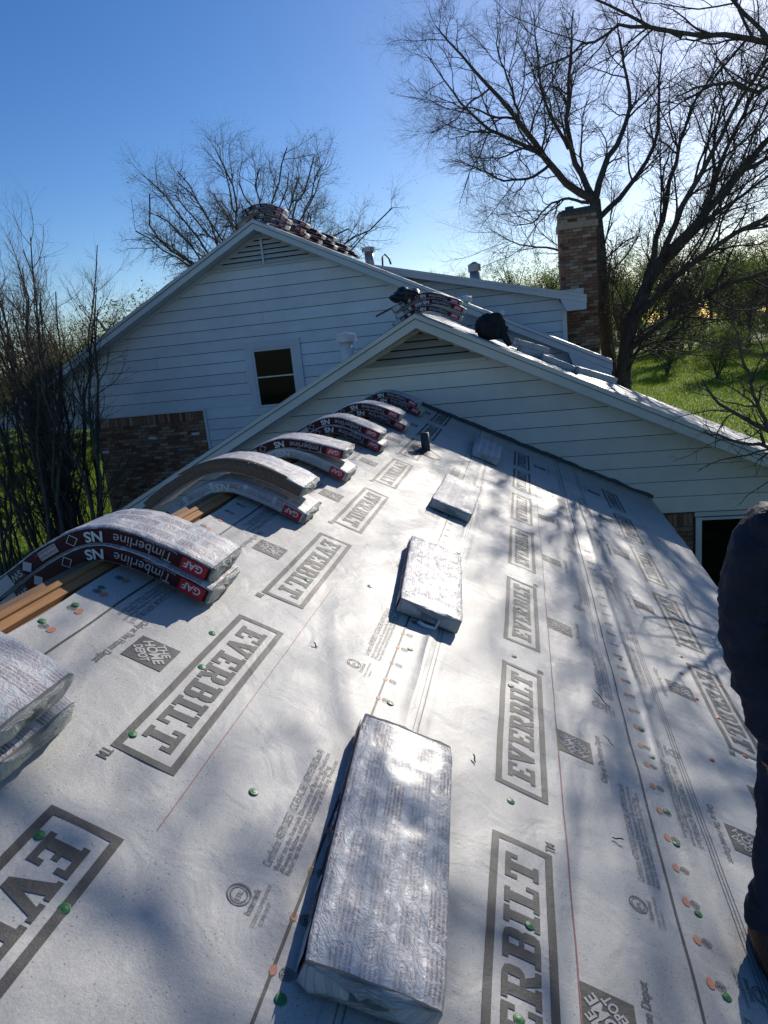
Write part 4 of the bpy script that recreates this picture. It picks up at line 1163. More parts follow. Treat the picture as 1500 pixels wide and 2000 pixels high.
# ------------------------------------------------------------------ debris on the felt
def debris(label, u, v, ang, L, r, fork=False):
    d = Vector((math.cos(ang), math.sin(ang), 0))
    pts = [rp(u + d.x * L * t, v + d.y * L * t, 0.016 + 0.006 * math.sin(t * 5)) for t in (-0.5, -0.2, 0.15, 0.5)]
    m = MB().tube(pts, [r * 0.7, r, r, r * 0.5], 6)
    if fork:
        e = Vector((math.cos(ang + 0.5), math.sin(ang + 0.5), 0))
        m.tube([pts[2], rp(u + d.x * L * .15 + e.x * L * .3, v + d.y * L * .15 + e.y * L * .3, 0.02)], [r * 0.7, r * 0.4], 5)
    tag(m.build('fallen_twig', M['twig'], None, True), label, 'twig', 'twigs fallen on the felt')
debris('dark forked twig beside the nearest flat bundle', -0.31, 2.45, 1.9, 0.04, 0.003, True)
debris('long dark twig right of the middle printed box', 0.34, 3.44, 2.2, 0.14, 0.003)
debris('thin twig near the slanted store mark in the middle', 0.33, 3.04, 2.4, 0.07, 0.002)
debris('short y shaped twig low on the middle sheet', 0.28, 2.35, 0.1, 0.045, 0.0025, True)
debris('small twig between the printed boxes on the left sheet', -1.10, 2.76, 2.6, 0.03, 0.003)

# ------------------------------------------------------------------ person at the right edge
def skin_mesh(name, joints, edges, mat, parent, root, sub=2, folds=None):
    me = bpy.data.meshes.new(name)
    me.from_pydata([j[0] for j in joints], edges, [])
    o = link(name, me, parent)
    md = o.modifiers.new('skin', 'SKIN'); md.use_smooth_shade = True
    for i, j in enumerate(joints):
        sv = me.skin_vertices[0].data[i]
        r = j[1]; sv.radius = r if hasattr(r, '__len__') else (r, r)
        sv.use_root = (i == root)
    sd = o.modifiers.new('sub', 'SUBSURF'); sd.levels = sub; sd.render_levels = sub
    if folds:
        tx = bpy.data.textures.new(name + '_folds', 'CLOUDS'); tx.noise_scale = folds[1]; tx.noise_depth = 2
        s2 = o.modifiers.new('sub2', 'SUBSURF'); s2.levels = 1; s2.render_levels = 1
        dm = o.modifiers.new('folds', 'DISPLACE'); dm.texture = tx; dm.strength = folds[0]; dm.mid_level = 0.5; dm.texture_coords = 'LOCAL'
    me.materials.append(mat)
    return o
def roofz(x): return -1.7889 - 0.5 * x + 0.02
PX, PY = 0.86, 2.12
person = thing('person', 'person in a navy jacket, dark jeans and brown boots stooping at the right edge', 'person', (PX, PY, roofz(PX)))
fz1, fz2 = roofz(0.70), roofz(1.04)
hip = Vector((PX, PY, -1.17))
chest = Vector((PX, PY - 0.02, -0.74)); neckb = Vector((PX, PY - 0.05, -0.50)); head = Vector((PX + 0.02, PY - 0.10, -0.35))
lsh, lel, lwr = Vector((0.650, PY - 0.01, -0.60)), Vector((0.600, PY - 0.02, -0.95)), Vector((0.690, PY - 0.08, -1.33))
rsh, rel, rwr = Vector((1.06, PY - 0.01, -0.61)), Vector((1.11, PY - 0.05, -1.00)), Vector((1.05, PY - 0.16, -1.28))
lk, la = Vector((0.725, PY - 0.05, -1.63)), Vector((0.705, PY + 0.0, fz1 + 0.10))
rk, ra = Vector((0.98, PY - 0.07, -1.68)), Vector((1.03, PY + 0.0, fz2 + 0.10))
lh, rh = Vector((0.745, PY, -1.22)), Vector((0.955, PY, -1.22))
# continuous body under the clothes
J = [(hip, (0.125, 0.10)), (chest, (0.13, 0.10)), (neckb, 0.055), (head - Vector((0, 0, 0.04)), 0.055), (head + Vector((0, -0.02, 0.06)), (0.085, 0.10)), (lsh, 0.055), (lel, 0.042), (lwr, 0.03), (rsh, 0.055), (rel, 0.042), (rwr, 0.03),
     (lh, 0.085), (lk, 0.055), (la, 0.042), (rh, 0.085), (rk, 0.055), (ra, 0.042)]
E = [(0, 1), (1, 2), (2, 3), (3, 4), (1, 5), (5, 6), (6, 7), (1, 8), (8, 9), (9, 10), (0, 11), (11, 12), (12, 13), (0, 14), (14, 15), (15, 16)]
skin_mesh('body', [(tuple(p), r) for p, r in J], E, M['skin'], person, 0)
J = [(hip + Vector((0, 0, -0.0)), (0.165, 0.135)), ((hip + chest) / 2, (0.165, 0.13)), (chest, (0.175, 0.135)), (neckb, (0.085, 0.085)), (neckb + Vector((0, -0.01, 0.06)), 0.075),
     (lsh, 0.092), ((lsh + lel) / 2 + Vector((-0.012, 0, 0)), 0.088), (lel, 0.075), ((lel + lwr) / 2, 0.066), (lwr, 0.05), (rsh, 0.09), (rel, 0.072), (rwr, 0.05)]
E = [(0, 1), (1, 2), (2, 3), (3, 4), (2, 5), (5, 6), (6, 7), (7, 8), (8, 9), (2, 10), (10, 11), (11, 12)]
skin_mesh('jacket', [(tuple(p), r) for p, r in J], E, M['jacket'], person, 0, folds=(0.045, 0.07))
J = [(hip + Vector((0, 0, 0.04)), (0.14, 0.115)), (lh + Vector((0, 0, -0.06)), 0.105), ((lh + lk) / 2, 0.092), (lk, 0.076), (lk + Vector((-0.012, 0.02, -0.10)), 0.078), ((lk + la) / 2, 0.066), (la + Vector((0, 0, 0.05)), 0.080), (la + Vector((0, 0.0, -0.035)), 0.078),
     (rh + Vector((0, 0, -0.06)), 0.105), ((rh + rk) / 2, 0.092), (rk, 0.076), ((rk + ra) / 2, 0.066), (ra + Vector((0, 0, 0.05)), 0.072), (ra, 0.07)]
E = [(0, 1), (1, 2), (2, 3), (3, 4), (4, 5), (5, 6), (6, 7), (0, 8), (8, 9), (9, 10), (10, 11), (11, 12), (12, 13)]
skin_mesh('jeans', [(tuple(p), r) for p, r in J], E, M['jeans'], person, 0, folds=(0.035, 0.07))
for (a, f) in ((la, fz1), (ra, fz2)):
    yd = Vector((0.12, -0.98, -0.06)).normalized()
    base = Vector((a.x - 0.01, a.y, f + 0.045 + 0.0))
    bt = skin_mesh('boot', [(tuple(a + Vector((0, 0, 0.05))), 0.055), (tuple(base + Vector((0, -0.02, 0.03))), 0.064), (tuple(base + yd * -0.045 + Vector((0, 0, 0.0))), (0.045, 0.045)), (tuple(base + yd * 0.09), (0.058, 0.052)), (tuple(base + yd * 0.19 + Vector((0, 0, -0.005))), (0.052, 0.042))],
                    [(0, 1), (1, 2), (1, 3), (3, 4)], M['boot'], person, 1)
    m = MB(); n = 24; V = []; 
    for hgt in (0.0, 0.028):
        for i in range(n):
            t = 6.28318 * i / n
            ax, ay = math.cos(t), math.sin(t)
            q = base + yd * (0.07 + 0.155 * ay) + Vector((0.054 * ax * (1 - 0.12 * (ay < 0)), 0, 0))
            V.append((q.x, q.y, roofz(q.x) - 0.004 + hgt))
    m.add(V, [(i, (i + 1) % n, n + (i + 1) % n, n + i) for i in range(n)] + [tuple(range(n - 1, -1, -1)), tuple(range(n, 2 * n))]).build('sole', M['sole'], person)
    lm = MB()
    for k in range(4):
        q = base + yd * (0.035 + 0.03 * k) + Vector((0, 0, 0.055 - 0.008 * k))
        lm.tube([q + Vector((-0.045, 0, -0.012)), q + Vector((0, 0.01, 0.004)), q + Vector((0.045, 0, -0.012))], 0.005, 6)
    lm.build('lace', M['lace'], person, True)
def glove(wr_, dirn, sidex):
    d = Vector(dirn).normalized(); sx = Vector((0, 1, 0)); 
    c = wr_ + d * 0.06
    J = [(wr_, (0.036, 0.028)), (c, (0.044, 0.022))]
    E = [(0, 1)]
    for i, (o_, ln) in enumerate(((-0.030, 0.062), (-0.010, 0.078), (0.010, 0.072), (0.028, 0.056))):
        b = len(J); k = c + d * 0.035 + sx * o_
        J += [(k, (0.0095, 0.0095)), (k + d * ln * 0.5 + Vector((sidex * 0.006, 0, 0)), 0.009), (k + d * ln + Vector((sidex * 0.022, 0, 0)), 0.0078)]
        E += [(1, b), (b, b + 1), (b + 1, b + 2)]
    b = len(J); k = wr_ + d * 0.025 + sx * -0.036
    J += [(k, 0.011), (k + d * 0.03 + sx * -0.022 + Vector((sidex * .008, 0, 0)), 0.010), (k + d * 0.062 + sx * -0.026 + Vector((sidex * 0.02, 0, 0)), 0.0085)]
    E += [(0, b), (b, b + 1), (b + 1, b + 2)]
    skin_mesh('glove', [(tuple(p), r) for p, r in J], E, M['glove'], person, 0)
glove(lwr, (0.05, 0.02, -1), 1); glove(rwr, (0, 0.1, -1), -1)
import bmesh as _bm
def hair():
    bm = _bm.new(); _bm.ops.create_icosphere(bm, subdivisions=3, radius=1.0)
    for v in bm.verts:
        d = v.co.copy(); v.co = Vector((d.x * 0.098, d.y * 0.115, d.z * 0.10)) * (1 + 0.06 * mnoise.noise(d * 5))
        if v.co.y < -0.03 and v.co.z < 0.02: v.co.y *= 0.4
    me = bpy.data.meshes.new('hair'); bm.to_mesh(me); bm.free(); me.materials.append(M['hair'])
    me.polygons.foreach_set('use_smooth', np.ones(len(me.polygons), dtype=bool))
    o = link('hair', me, person); o.location = head + Vector((0, 0.005, 0.075))
hair()
# face: eyes, nose, mouth, ears
hc = head + Vector((0, -0.02, 0.05))
fm = MB()
fm.tube([hc + Vector((0, -0.095, 0.02)), hc + Vector((0, -0.122, -0.02)), hc + Vector((0, -0.10, -0.035))], [0.008, 0.014, 0.010], 8)
fm.tube([hc + Vector((-0.028, -0.088, -0.062)), hc + Vector((0, -0.098, -0.064)), hc + Vector((0.028, -0.088, -0.062))], [0.004, 0.008, 0.004], 8)
for s in (-1, 1):
    fm.tube([hc + Vector((s * 0.085, 0.0, 0.02)), hc + Vector((s * 0.097, -0.01, 0.0)), hc + Vector((s * 0.086, 0.0, -0.03))], [0.010, 0.016, 0.009], 8)
fm.build('face_features', M['skin'], person, True)
for s in (-1, 1):
    e = blob('eye', None, None, hc + Vector((s * 0.032, -0.088, 0.012)), (0.010, 0.008, 0.008), M['sole'], 1, rough=0.0, sub=2); e.parent = person; e.matrix_parent_inverse = Matrix.Translation(-Vector(person.location))
# ------------------------------------------------------------------ trees
def tubes(P, Rr, k):
    """P (B,n,3), Rr (B,n) -> verts, quads"""
    B, n, _ = P.shape
    T = np.empty_like(P)
    T[:, 1:-1] = P[:, 2:] - P[:, :-2]; T[:, 0] = P[:, 1] - P[:, 0]; T[:, -1] = P[:, -1] - P[:, -2]
    T /= np.linalg.norm(T, axis=2, keepdims=True) + 1e-9
    ref = np.tile(np.array([0.31, 0.53, 0.79]), (B, 1)); m = np.abs((ref * T[:, 0]).sum(1)) > 0.85
    ref[m] = (0.9, -0.4, 0.1)
    ref = ref[:, None, :]
    U = np.cross(T, ref); U /= np.linalg.norm(U, axis=2, keepdims=True) + 1e-9
    W = np.cross(T, U)
    a = np.arange(k) * 2 * np.pi / k
    ring = P[:, :, None, :] + Rr[:, :, None, None] * (np.cos(a)[None, None, :, None] * U[:, :, None, :] + np.sin(a)[None, None, :, None] * W[:, :, None, :])
    V = ring.reshape(-1, 3)
    b, i, j = np.meshgrid(np.arange(B), np.arange(n - 1), np.arange(k), indexing='ij')
    base = b * n * k
    q = np.stack([base + i * k + j, base + i * k + (j + 1) % k, base + (i + 1) * k + (j + 1) % k, base + (i + 1) * k + j], -1).reshape(-1, 4)
    return V, q
def resample(pts, n, rg, jit=0.03):
    pts = np.asarray(pts, float)
    d = np.concatenate([[0], np.cumsum(np.linalg.norm(np.diff(pts, axis=0), axis=1))])
    t = np.linspace(0, d[-1], n)
    # smooth (Catmull-like) interpolation
    out = np.stack([np.interp(t, d, pts[:, c]) for c in range(3)], 1)
    for _ in range(2):
        out[1:-1] = 0.25 * out[:-2] + 0.5 * out[1:-1] + 0.25 * out[2:]
    out[1:-1] += rg.normal(0, jit, (n - 2, 3))
    return out, d[-1]
def sprout(rg, P, Rr, n_child, t0, ang, ln, npts, r0, wander, up, taper=0.25, rel=0.6, tpow=1.0):
    """children of a set of branches: P (B,n,3)"""
    B, n, _ = P.shape
    L = np.linalg.norm(np.diff(P, axis=1), axis=2).sum(1)
    idx = np.repeat(np.arange(B), n_child) if np.isscalar(n_child) else np.repeat(np.arange(B), n_child)
    C = len(idx)
    t = t0 + (1 - t0) * rg.random(C) ** tpow
    f = t * (n - 1); i = np.minimum(f.astype(int), n - 2); w = (f - i)[:, None]
    pos = P[idx, i] * (1 - w) + P[idx, i + 1] * w
    tan = P[idx, i + 1] - P[idx, i]; tan /= np.linalg.norm(tan, axis=1, keepdims=True) + 1e-9
    rnd = rg.normal(size=(C, 3)); perp = rnd - (rnd * tan).sum(1, keepdims=True) * tan; perp /= np.linalg.norm(perp, axis=1, keepdims=True) + 1e-9
    a = R(1) * rg.uniform(ang[0], ang[1], C)[:, None]
    d = tan * np.cos(a) + perp * np.sin(a)
    length = rg.uniform(ln[0], ln[1], C) * (1 - 0.45 * t) 
    pr = Rr[idx, i] * (1 - w[:, 0]) + Rr[idx, i + 1] * w[:, 0]
    rs = np.minimum(pr * rel, r0 * rg.uniform(0.7, 1.2, C))
    out = np.empty((C, npts, 3)); out[:, 0] = pos
    st = (length / (npts - 1))[:, None]
    for k in range(1, npts):
        d = d + rg.normal(0, wander, (C, 3)) + np.array([0, 0, up])
        d /= np.linalg.norm(d, axis=1, keepdims=True) + 1e-9
        out[:, k] = out[:, k - 1] + d * st
    rr = rs[:, None] * np.linspace(1, taper, npts)[None, :]
    return out, rr
def cat_mesh(name, parts, mat, parent, fmat=None):
    V = []; Q = []; o = 0
    for v, q in parts:
        V.append(v); Q.append(q + o); o += len(v)
    return link(name, fast_mesh(name, np.concatenate(V), np.concatenate(Q), [mat]), parent)
def leaves_on(rg, P, n, size, jit):
    B, k, _ = P.shape
    b = rg.integers(0, B, n); i = rg.integers(1, k, n)
    c = P[b, i] + rg.normal(0, jit, (n, 3))
    d1 = rg.normal(size=(n, 3)); d1 /= np.linalg.norm(d1, axis=1, keepdims=True)
    d2 = np.cross(d1, rg.normal(size=(n, 3))); d2 /= np.linalg.norm(d2, axis=1, keepdims=True)
    s = (size * rg.uniform(0.6, 1.4, n))[:, None]
    V = np.stack([c, c + d1 * s * 0.5 + d2 * s * 0.28, c + d1 * s, c + d1 * s * 0.5 - d2 * s * 0.28], 1).reshape(-1, 3)
    return V, np.arange(4 * n).reshape(n, 4)

def tree(name, label, limbs, seed, lv, base, mats=('bark', 'twig'), leaf=None, group=None, cat='tree', nl=14, jit=0.018):
    """limbs: list of (points, r_start, r_end); lv: list of dicts for successive generations"""
    rg = np.random.default_rng(seed)
    th = thing(name, label, cat, base, group)
    P = []; Rr = []
    for pts, ra, rb in limbs:
        q, L = resample(pts, nl, rg, jit); P.append(q); Rr.append(np.linspace(ra, rb, nl))
    P = np.array(P); Rr = np.array(Rr)
    cat_mesh('trunk', [tubes(P, Rr, 9)], M[mats[0]], th)
    gens = [(P, Rr)]; parts = []
    src = (P, Rr)
    for k, d in enumerate(lv):
        c = sprout(rg, src[0], src[1], d['n'], d.get('t0', 0.15), d['ang'], d['ln'], d['np'], d['r'], d.get('wan', 0.12), d.get('up', 0.03), d.get('taper', 0.3), d.get('rel', 0.6), d.get('tpow', 0.8))
        if d.get('cont', 0):      # let a share of the twigs carry on from the branch ends
            pass
        parts.append(tubes(c[0], c[1], d.get('k', 3)))
        if k >= 1:                # some also leave the older wood directly
            c2 = sprout(rg, gens[-2][0], gens[-2][1], max(1, int(d['n'] * 0.7)), 0.2, d['ang'], d['ln'], d['np'], d['r'], d.get('wan', 0.12), d.get('up', 0.03), d.get('taper', 0.3), d.get('rel', 0.6), 0.8)
            c = (np.concatenate([c[0], c2[0]]), np.concatenate([c[1], c2[1]]))
            parts.append(tubes(c2[0], c2[1], d.get('k', 3)))
        gens.append(c); src = c
    cat_mesh('crown', parts, M[mats[1]], th)
    if leaf:
        mt, n, size, jit = leaf
        V, q = leaves_on(rg, gens[-1][0], n, size, jit)
        link('leaves', fast_mesh('leaves', V, q, [M[mt]], False), th)
    return th
def copy_tree(src, name, label, cat, loc, rz, s, group):
    o = thing(name, label, cat, loc, group)
    o.rotation_euler = (0, 0, rz); o.scale = (s, s, s * rng.uniform(0.9, 1.1))
    for ch in src.children:
        c = ch.copy(); col.objects.link(c); c.parent = o; c.matrix_parent_inverse = Matrix.Translation(-Vector(src.location))
    return o

LV_BIG = [dict(n=12, t0=0.12, ang=(25, 60), ln=(1.1, 3.0), np=9, r=0.032, wan=0.15, up=0.04, k=5, rel=0.55),
          dict(n=8, t0=0.12, ang=(25, 65), ln=(0.5, 1.4), np=7, r=0.019, wan=0.18, up=0.03, k=4),
          dict(n=8, t0=0.1, ang=(25, 60), ln=(0.25, 0.75), np=5, r=0.0105, wan=0.2, up=0.02, k=3, taper=0.6),
          dict(n=2, t0=0.2, ang=(20, 55), ln=(0.12, 0.32), np=3, r=0.008, wan=0.2, up=0.02, k=3, taper=0.7)]
base = (2.3, 20.1, GZ)
tree('bare_tree', 'tall bare tree with dark spreading limbs right behind the chimney', [
    ([(2.35, 20.3, GZ), (2.34, 20.3, -2.5), (2.24, 20.2, -0.24), (2.12, 20, 1.08), (2.04, 20, 2.35), (2.0, 20, 2.97)], 0.238, 0.140),
    ([(2.00, 20.00, 2.97), (1.34, 19.80, 3.25), (0.91, 19.50, 3.87), (0.26, 19.20, 4.71), (-0.41, 18.80, 5.60), (-1.07, 18.50, 6.27), (-1.58, 18.20, 6.88)], 0.105, 0.014),
    ([(2.00, 20.00, 2.95), (1.64, 20.20, 3.67), (1.42, 20.40, 4.35), (1.40, 20.60, 5.25), (1.58, 20.80, 6.47), (1.70, 21.00, 7.68)], 0.091, 0.014),
    ([(2.02, 20.00, 2.97), (2.26, 20.30, 3.84), (2.80, 20.80, 4.58), (3.13, 21.00, 5.15), (2.90, 21.30, 6.41), (2.82, 21.50, 7.55)], 0.091, 0.014),
    ([(0.91, 19.50, 3.87), (0.67, 19.30, 4.19), (0.00, 19.00, 4.38), (-0.64, 18.60, 4.70), (-1.23, 18.20, 5.34), (-1.78, 17.90, 6.19)], 0.059, 0.010),
    ([(1.85, 20.00, 2.92), (1.14, 19.70, 3.11), (0.70, 19.40, 2.78), (0.40, 19.20, 2.45), (-0.11, 19.00, 2.49)], 0.042, 0.008),
    ([(2.09, 20.00, 1.59), (1.04, 20.00, 1.88), (0.25, 19.80, 2.02), (-0.32, 19.60, 2.27), (-0.76, 19.50, 2.58)], 0.042, 0.007),
    ([(2.04, 20.00, 2.47), (2.66, 20.40, 3.01), (3.33, 20.80, 3.67), (3.82, 21.20, 4.67), (3.81, 21.50, 5.97), (4.06, 21.80, 7.10)], 0.077, 0.014),
    ([(0.91, 19.50, 3.87), (0.45, 19.00, 3.49), (-0.23, 18.80, 3.49), (-0.88, 18.60, 3.83), (-1.35, 18.40, 4.08)], 0.042, 0.008),
    ([(1.42, 20.40, 4.35), (0.83, 20.60, 5.58), (0.76, 20.90, 6.75), (0.70, 21.20, 7.93)], 0.049, 0.010),
    ([(0.26, 19.2, 4.71), (0.1, 19.6, 5.6), (-0.25, 19.9, 6.6), (-0.2, 20.2, 7.6)], 0.038, 0.008),
    ([(-0.41, 18.8, 5.6), (-0.9, 19.2, 5.5), (-1.5, 19.4, 5.1), (-2.0, 19.5, 5.0)], 0.025, 0.007),
    ], 11, LV_BIG, base)
tree('leaning_tree', 'bare tree leaning right with many long crowded limbs behind the nearer roof', [
    ([(2.55, 19.0, GZ), (2.45, 19.0, -3.2), (2.45, 19.00, -1.54), (2.64, 19.00, -0.28), (2.98, 19.00, 0.55), (3.42, 19.10, 1.23)], 0.260, 0.140),
    ([(3.42, 19.10, 1.23), (4.40, 19.30, 2.13), (5.24, 19.50, 3.03), (5.96, 19.70, 3.76), (7.13, 20.00, 4.65), (8.2, 20.2, 5.6)], 0.118, 0.021),
    ([(2.64, 19.00, -0.28), (3.33, 18.60, 0.55), (4.26, 18.20, 1.27), (4.94, 17.90, 1.70), (5.97, 17.60, 1.95), (7.2, 17.3, 2.3)], 0.093, 0.021),
    ([(2.98, 19.00, 0.55), (3.31, 19.50, 1.40), (3.71, 20.00, 2.62), (4.03, 20.40, 3.85), (4.48, 20.80, 5.06), (5.41, 21.20, 6.08)], 0.087, 0.014),
    ([(2.55, 19.00, -0.91), (3.86, 18.40, 0.16), (4.77, 18.00, 0.52), (5.81, 17.60, 0.71), (6.9, 17.3, 1.0)], 0.081, 0.014),
    ([(3.42, 19.10, 1.23), (3.85, 18.80, 2.42), (4.42, 18.40, 3.36), (4.81, 18.00, 4.24), (5.28, 17.60, 4.92), (5.89, 17.20, 5.50)], 0.081, 0.014),
    ([(2.98, 19.00, 0.55), (4.03, 19.80, 1.58), (5.28, 20.50, 2.49), (6.61, 21.00, 3.25), (7.8, 21.3, 3.9)], 0.074, 0.014),
    ([(4.4, 19.3, 2.13), (4.7, 19.0, 3.2), (5.2, 18.8, 4.3), (5.9, 18.6, 5.4), (6.4, 18.4, 6.4)], 0.056, 0.010),
    ([(5.24, 19.5, 3.03), (6.0, 19.0, 3.3), (6.9, 18.6, 3.8), (7.7, 18.2, 4.6)], 0.050, 0.010),
    ([(2.6, 19.0, -0.6), (3.4, 18.9, -0.2), (4.3, 18.8, 0.1), (5.3, 18.6, -0.05)], 0.043, 0.008),
    ([(2.5, 19.0, -1.2), (3.0, 18.6, -0.7), (3.7, 18.2, -0.6), (4.5, 18.0, -0.9)], 0.037, 0.008),
    ], 12, [dict(LV_BIG[0], n=17, up=0.05, ln=(1.4, 4.2), ang=(12, 50), np=11, t0=0.05, r=0.03), dict(LV_BIG[1], n=9, r=0.014), dict(LV_BIG[2], n=6), dict(LV_BIG[3], n=2)], (2.5, 19, GZ), mats=('bark', 'twig'), leaf=('leaf_green', 300, 0.06, 0.02))
tree('overhanging_tree', 'bare limb arching into the top right corner from a tree outside the picture', [
    ([(6.72, 10.64, GZ), (6.65, 10.57, -1.40), (6.30, 10.50, 0.42), (5.60, 10.50, 1.68), (4.90, 10.50, 2.24), (4.30, 10.50, 2.52)], 0.272, 0.128),
    ([(4.30, 10.50, 2.52), (3.72, 10.50, 2.83), (3.14, 10.50, 3.12), (2.79, 10.50, 3.26), (2.50, 10.50, 3.23), (2.13, 10.43, 3.30), (1.63, 10.36, 3.51), (1.20, 10.22, 3.74), (0.71, 10.08, 4.00)], 0.050, 0.008),
    ([(3.14, 10.50, 3.12), (2.77, 10.64, 3.67), (2.44, 10.78, 4.12), (2.24, 10.92, 4.62)], 0.028, 0.008),
    ([(2.13, 10.43, 3.30), (1.56, 10.71, 3.67), (0.94, 10.92, 3.50), (0.19, 11.20, 3.40)], 0.028, 0.008),
    ([(3.72, 10.50, 2.83), (2.96, 10.22, 2.48), (2.44, 10.01, 2.62), (1.94, 9.80, 2.47)], 0.040, 0.008),
    ([(4.90, 10.50, 2.24), (4.62, 10.22, 3.22), (4.20, 9.94, 4.06), (3.64, 9.66, 4.76)], 0.040, 0.010),
    ([(5.60, 10.50, 1.68), (5.81, 10.22, 2.94), (5.74, 9.80, 4.20), (5.32, 9.52, 5.32)], 0.064, 0.012),
    ([(5.60, 10.50, 1.68), (5.04, 10.08, 1.96), (4.48, 9.66, 1.82), (3.92, 9.38, 2.03)], 0.064, 0.012),
    ([(6.30, 10.50, 0.42), (6.86, 9.94, 1.82), (7.28, 9.52, 3.36), (7.14, 9.10, 4.62)], 0.112, 0.024),
        ([(6.3, 10.5, 0.42), (5.2, 10.3, 1.2), (4.2, 10.2, 1.9), (3.3, 10.0, 2.4), (2.75, 9.8, 2.6)], 0.05, 0.009),
    ([(6.3, 10.5, 0.42), (5.4, 10.8, 0.8), (4.4, 11.0, 1.2), (3.5, 11.0, 1.7)], 0.045, 0.009),
    ([(5.6, 10.5, 1.68), (4.8, 10.0, 2.6), (4.0, 9.6, 3.2), (3.2, 9.3, 3.6)], 0.045, 0.009),
    ([(6.6, 10.6, -1.4), (5.6, 10.2, -0.2), (4.6, 9.8, 0.5), (3.8, 9.5, 1.0), (3.0, 9.3, 1.25)], 0.05, 0.009),
    ([(5.2, 10.3, 1.2), (4.6, 9.4, 1.5), (4.0, 8.7, 2.0), (3.5, 8.2, 2.3)], 0.035, 0.008),
    ([(4.4, 11.0, 1.2), (4.0, 11.6, 2.0), (3.7, 12.2, 2.8)], 0.03, 0.008),
    ], 13, [dict(LV_BIG[0], n=7, r=0.027, ln=(0.8, 2.2)), dict(LV_BIG[1], n=7, r=0.012, ln=(0.35, 1.0)), dict(LV_BIG[2], n=4, r=0.0045, ln=(0.15, 0.45))], (6.72, 10.64, GZ))
tree('bare_sapling', 'small bare tree with dark crooked branches over the right roof edge', [
    ([(5.2, 8.2, GZ), (4.9, 8.1, -3.6), (4.3, 8.0, -2.5), (3.5, 8.0, -1.88)], 0.11, 0.06),
    ([(3.50, 8.00, -1.88), (2.90, 8.00, -1.62), (2.50, 8.00, -1.31), (2.19, 8.00, -1.14), (1.95, 8.00, -0.97), (1.84, 8.00, -0.73)], 0.045, 0.010),
    ([(2.90, 8.00, -1.62), (2.50, 8.00, -1.47), (2.21, 8.05, -1.43), (1.99, 8.10, -1.36), (1.89, 8.10, -1.30)], 0.028, 0.008),
    ([(2.50, 8.00, -1.31), (2.27, 7.90, -0.78), (2.12, 7.80, -0.32), (2.05, 7.70, 0.03)], 0.022, 0.006),
    ([(2.90, 8.00, -1.62), (2.75, 8.20, -1.03), (2.57, 8.30, -0.59), (2.44, 8.40, -0.26)], 0.024, 0.006),
    ([(3.5, 8.0, -1.88), (3.3, 8.1, -1.2), (3.1, 8.3, -0.6), (2.9, 8.4, 0.0)], 0.03, 0.006),
    ([(4.3, 8.0, -2.5), (4.1, 8.3, -1.4), (3.8, 8.6, -0.3), (3.5, 8.8, 0.9)], 0.05, 0.012),
    ([(4.3, 8.0, -2.5), (4.4, 8.6, -1.2), (4.2, 9.4, 0.2), (3.9, 10.0, 1.5)], 0.05, 0.012),
    ([(4.9, 8.1, -3.6), (4.8, 8.6, -1.8), (4.6, 9.6, -0.2), (4.6, 10.4, 1.2), (4.4, 11.0, 2.4)], 0.06, 0.012),
    ([(4.1, 8.3, -1.4), (3.6, 8.9, -0.9), (3.3, 9.3, -0.4), (3.35, 9.7, 0.1)], 0.03, 0.008),
    ([(4.4, 8.6, -1.2), (4.9, 8.4, -0.1), (4.8, 8.0, 1.0), (4.5, 7.6, 2.0)], 0.04, 0.010),
    ([(4.2, 9.4, 0.2), (3.8, 9.9, 0.5), (3.6, 10.6, 0.9)], 0.025, 0.008),
    ], 14, [dict(n=9, t0=0.15, ang=(25, 70), ln=(0.35, 1.1), np=7, r=0.015, wan=0.2, up=0.0, k=4), dict(n=6, t0=0.15, ang=(30, 70), ln=(0.12, 0.45), np=5, r=0.006, wan=0.2, up=0.0, k=3)], (5.2, 8.2, GZ))
# tree behind the far house
def radial_limbs(rg, x, y, ztrunk, spread, height, n, r, z0=GZ, leanx=0.0):
    L = [([(x, y, z0), (x + 0.05, y, (z0 + ztrunk) / 2), (x, y, ztrunk)], r, r * 0.7)]
    for k in range(n):
        a = 6.283 * (k + rg.random() * 0.6) / n; e = rg.uniform(0.25, 1.0)
        q = spread * e; h = height * rg.uniform(0.82, 1.0) * (0.30 + 0.70 * math.sqrt(1 - (0.93 * e) ** 2))
        L.append(([(x, y, ztrunk - rg.uniform(0, 0.5)), (x + q * 0.22 * math.cos(a + rg.normal(0, .3)) + rg.normal(0, .15), y + q * 0.22 * math.sin(a), ztrunk + h * 0.38), (x + q * 0.5 * math.cos(a + rg.normal(0, .25)) + rg.normal(0, .3), y + q * 0.5 * math.sin(a), ztrunk + h * 0.66 + rg.normal(0, .3)), (x + q * 0.75 * math.cos(a + rg.normal(0, .2)), y + q * 0.75 * math.sin(a), ztrunk + h * (0.9 - 0.1 * e)), (x + q * math.cos(a) + leanx, y + q * math.sin(a), ztrunk + h)], r * 0.5, 0.02))
    return L
rg = np.random.default_rng(5)
tree('budding_tree', 'budding tree with a wide twiggy crown behind the farther gable peak', radial_limbs(rg, -8.9, 25, -0.4, 5.6, 7.3, 32, 0.12), 15,
     [dict(LV_BIG[0], n=10, ln=(1.2, 3.2), up=0.02), dict(LV_BIG[1], n=8, r=0.018), dict(LV_BIG[2], n=6, r=0.010)], (-8.4, 25, GZ), mats=('bark', 'twig_grey'), leaf=('leaf_bud', 9000, 0.04, 0.012), jit=0.05)
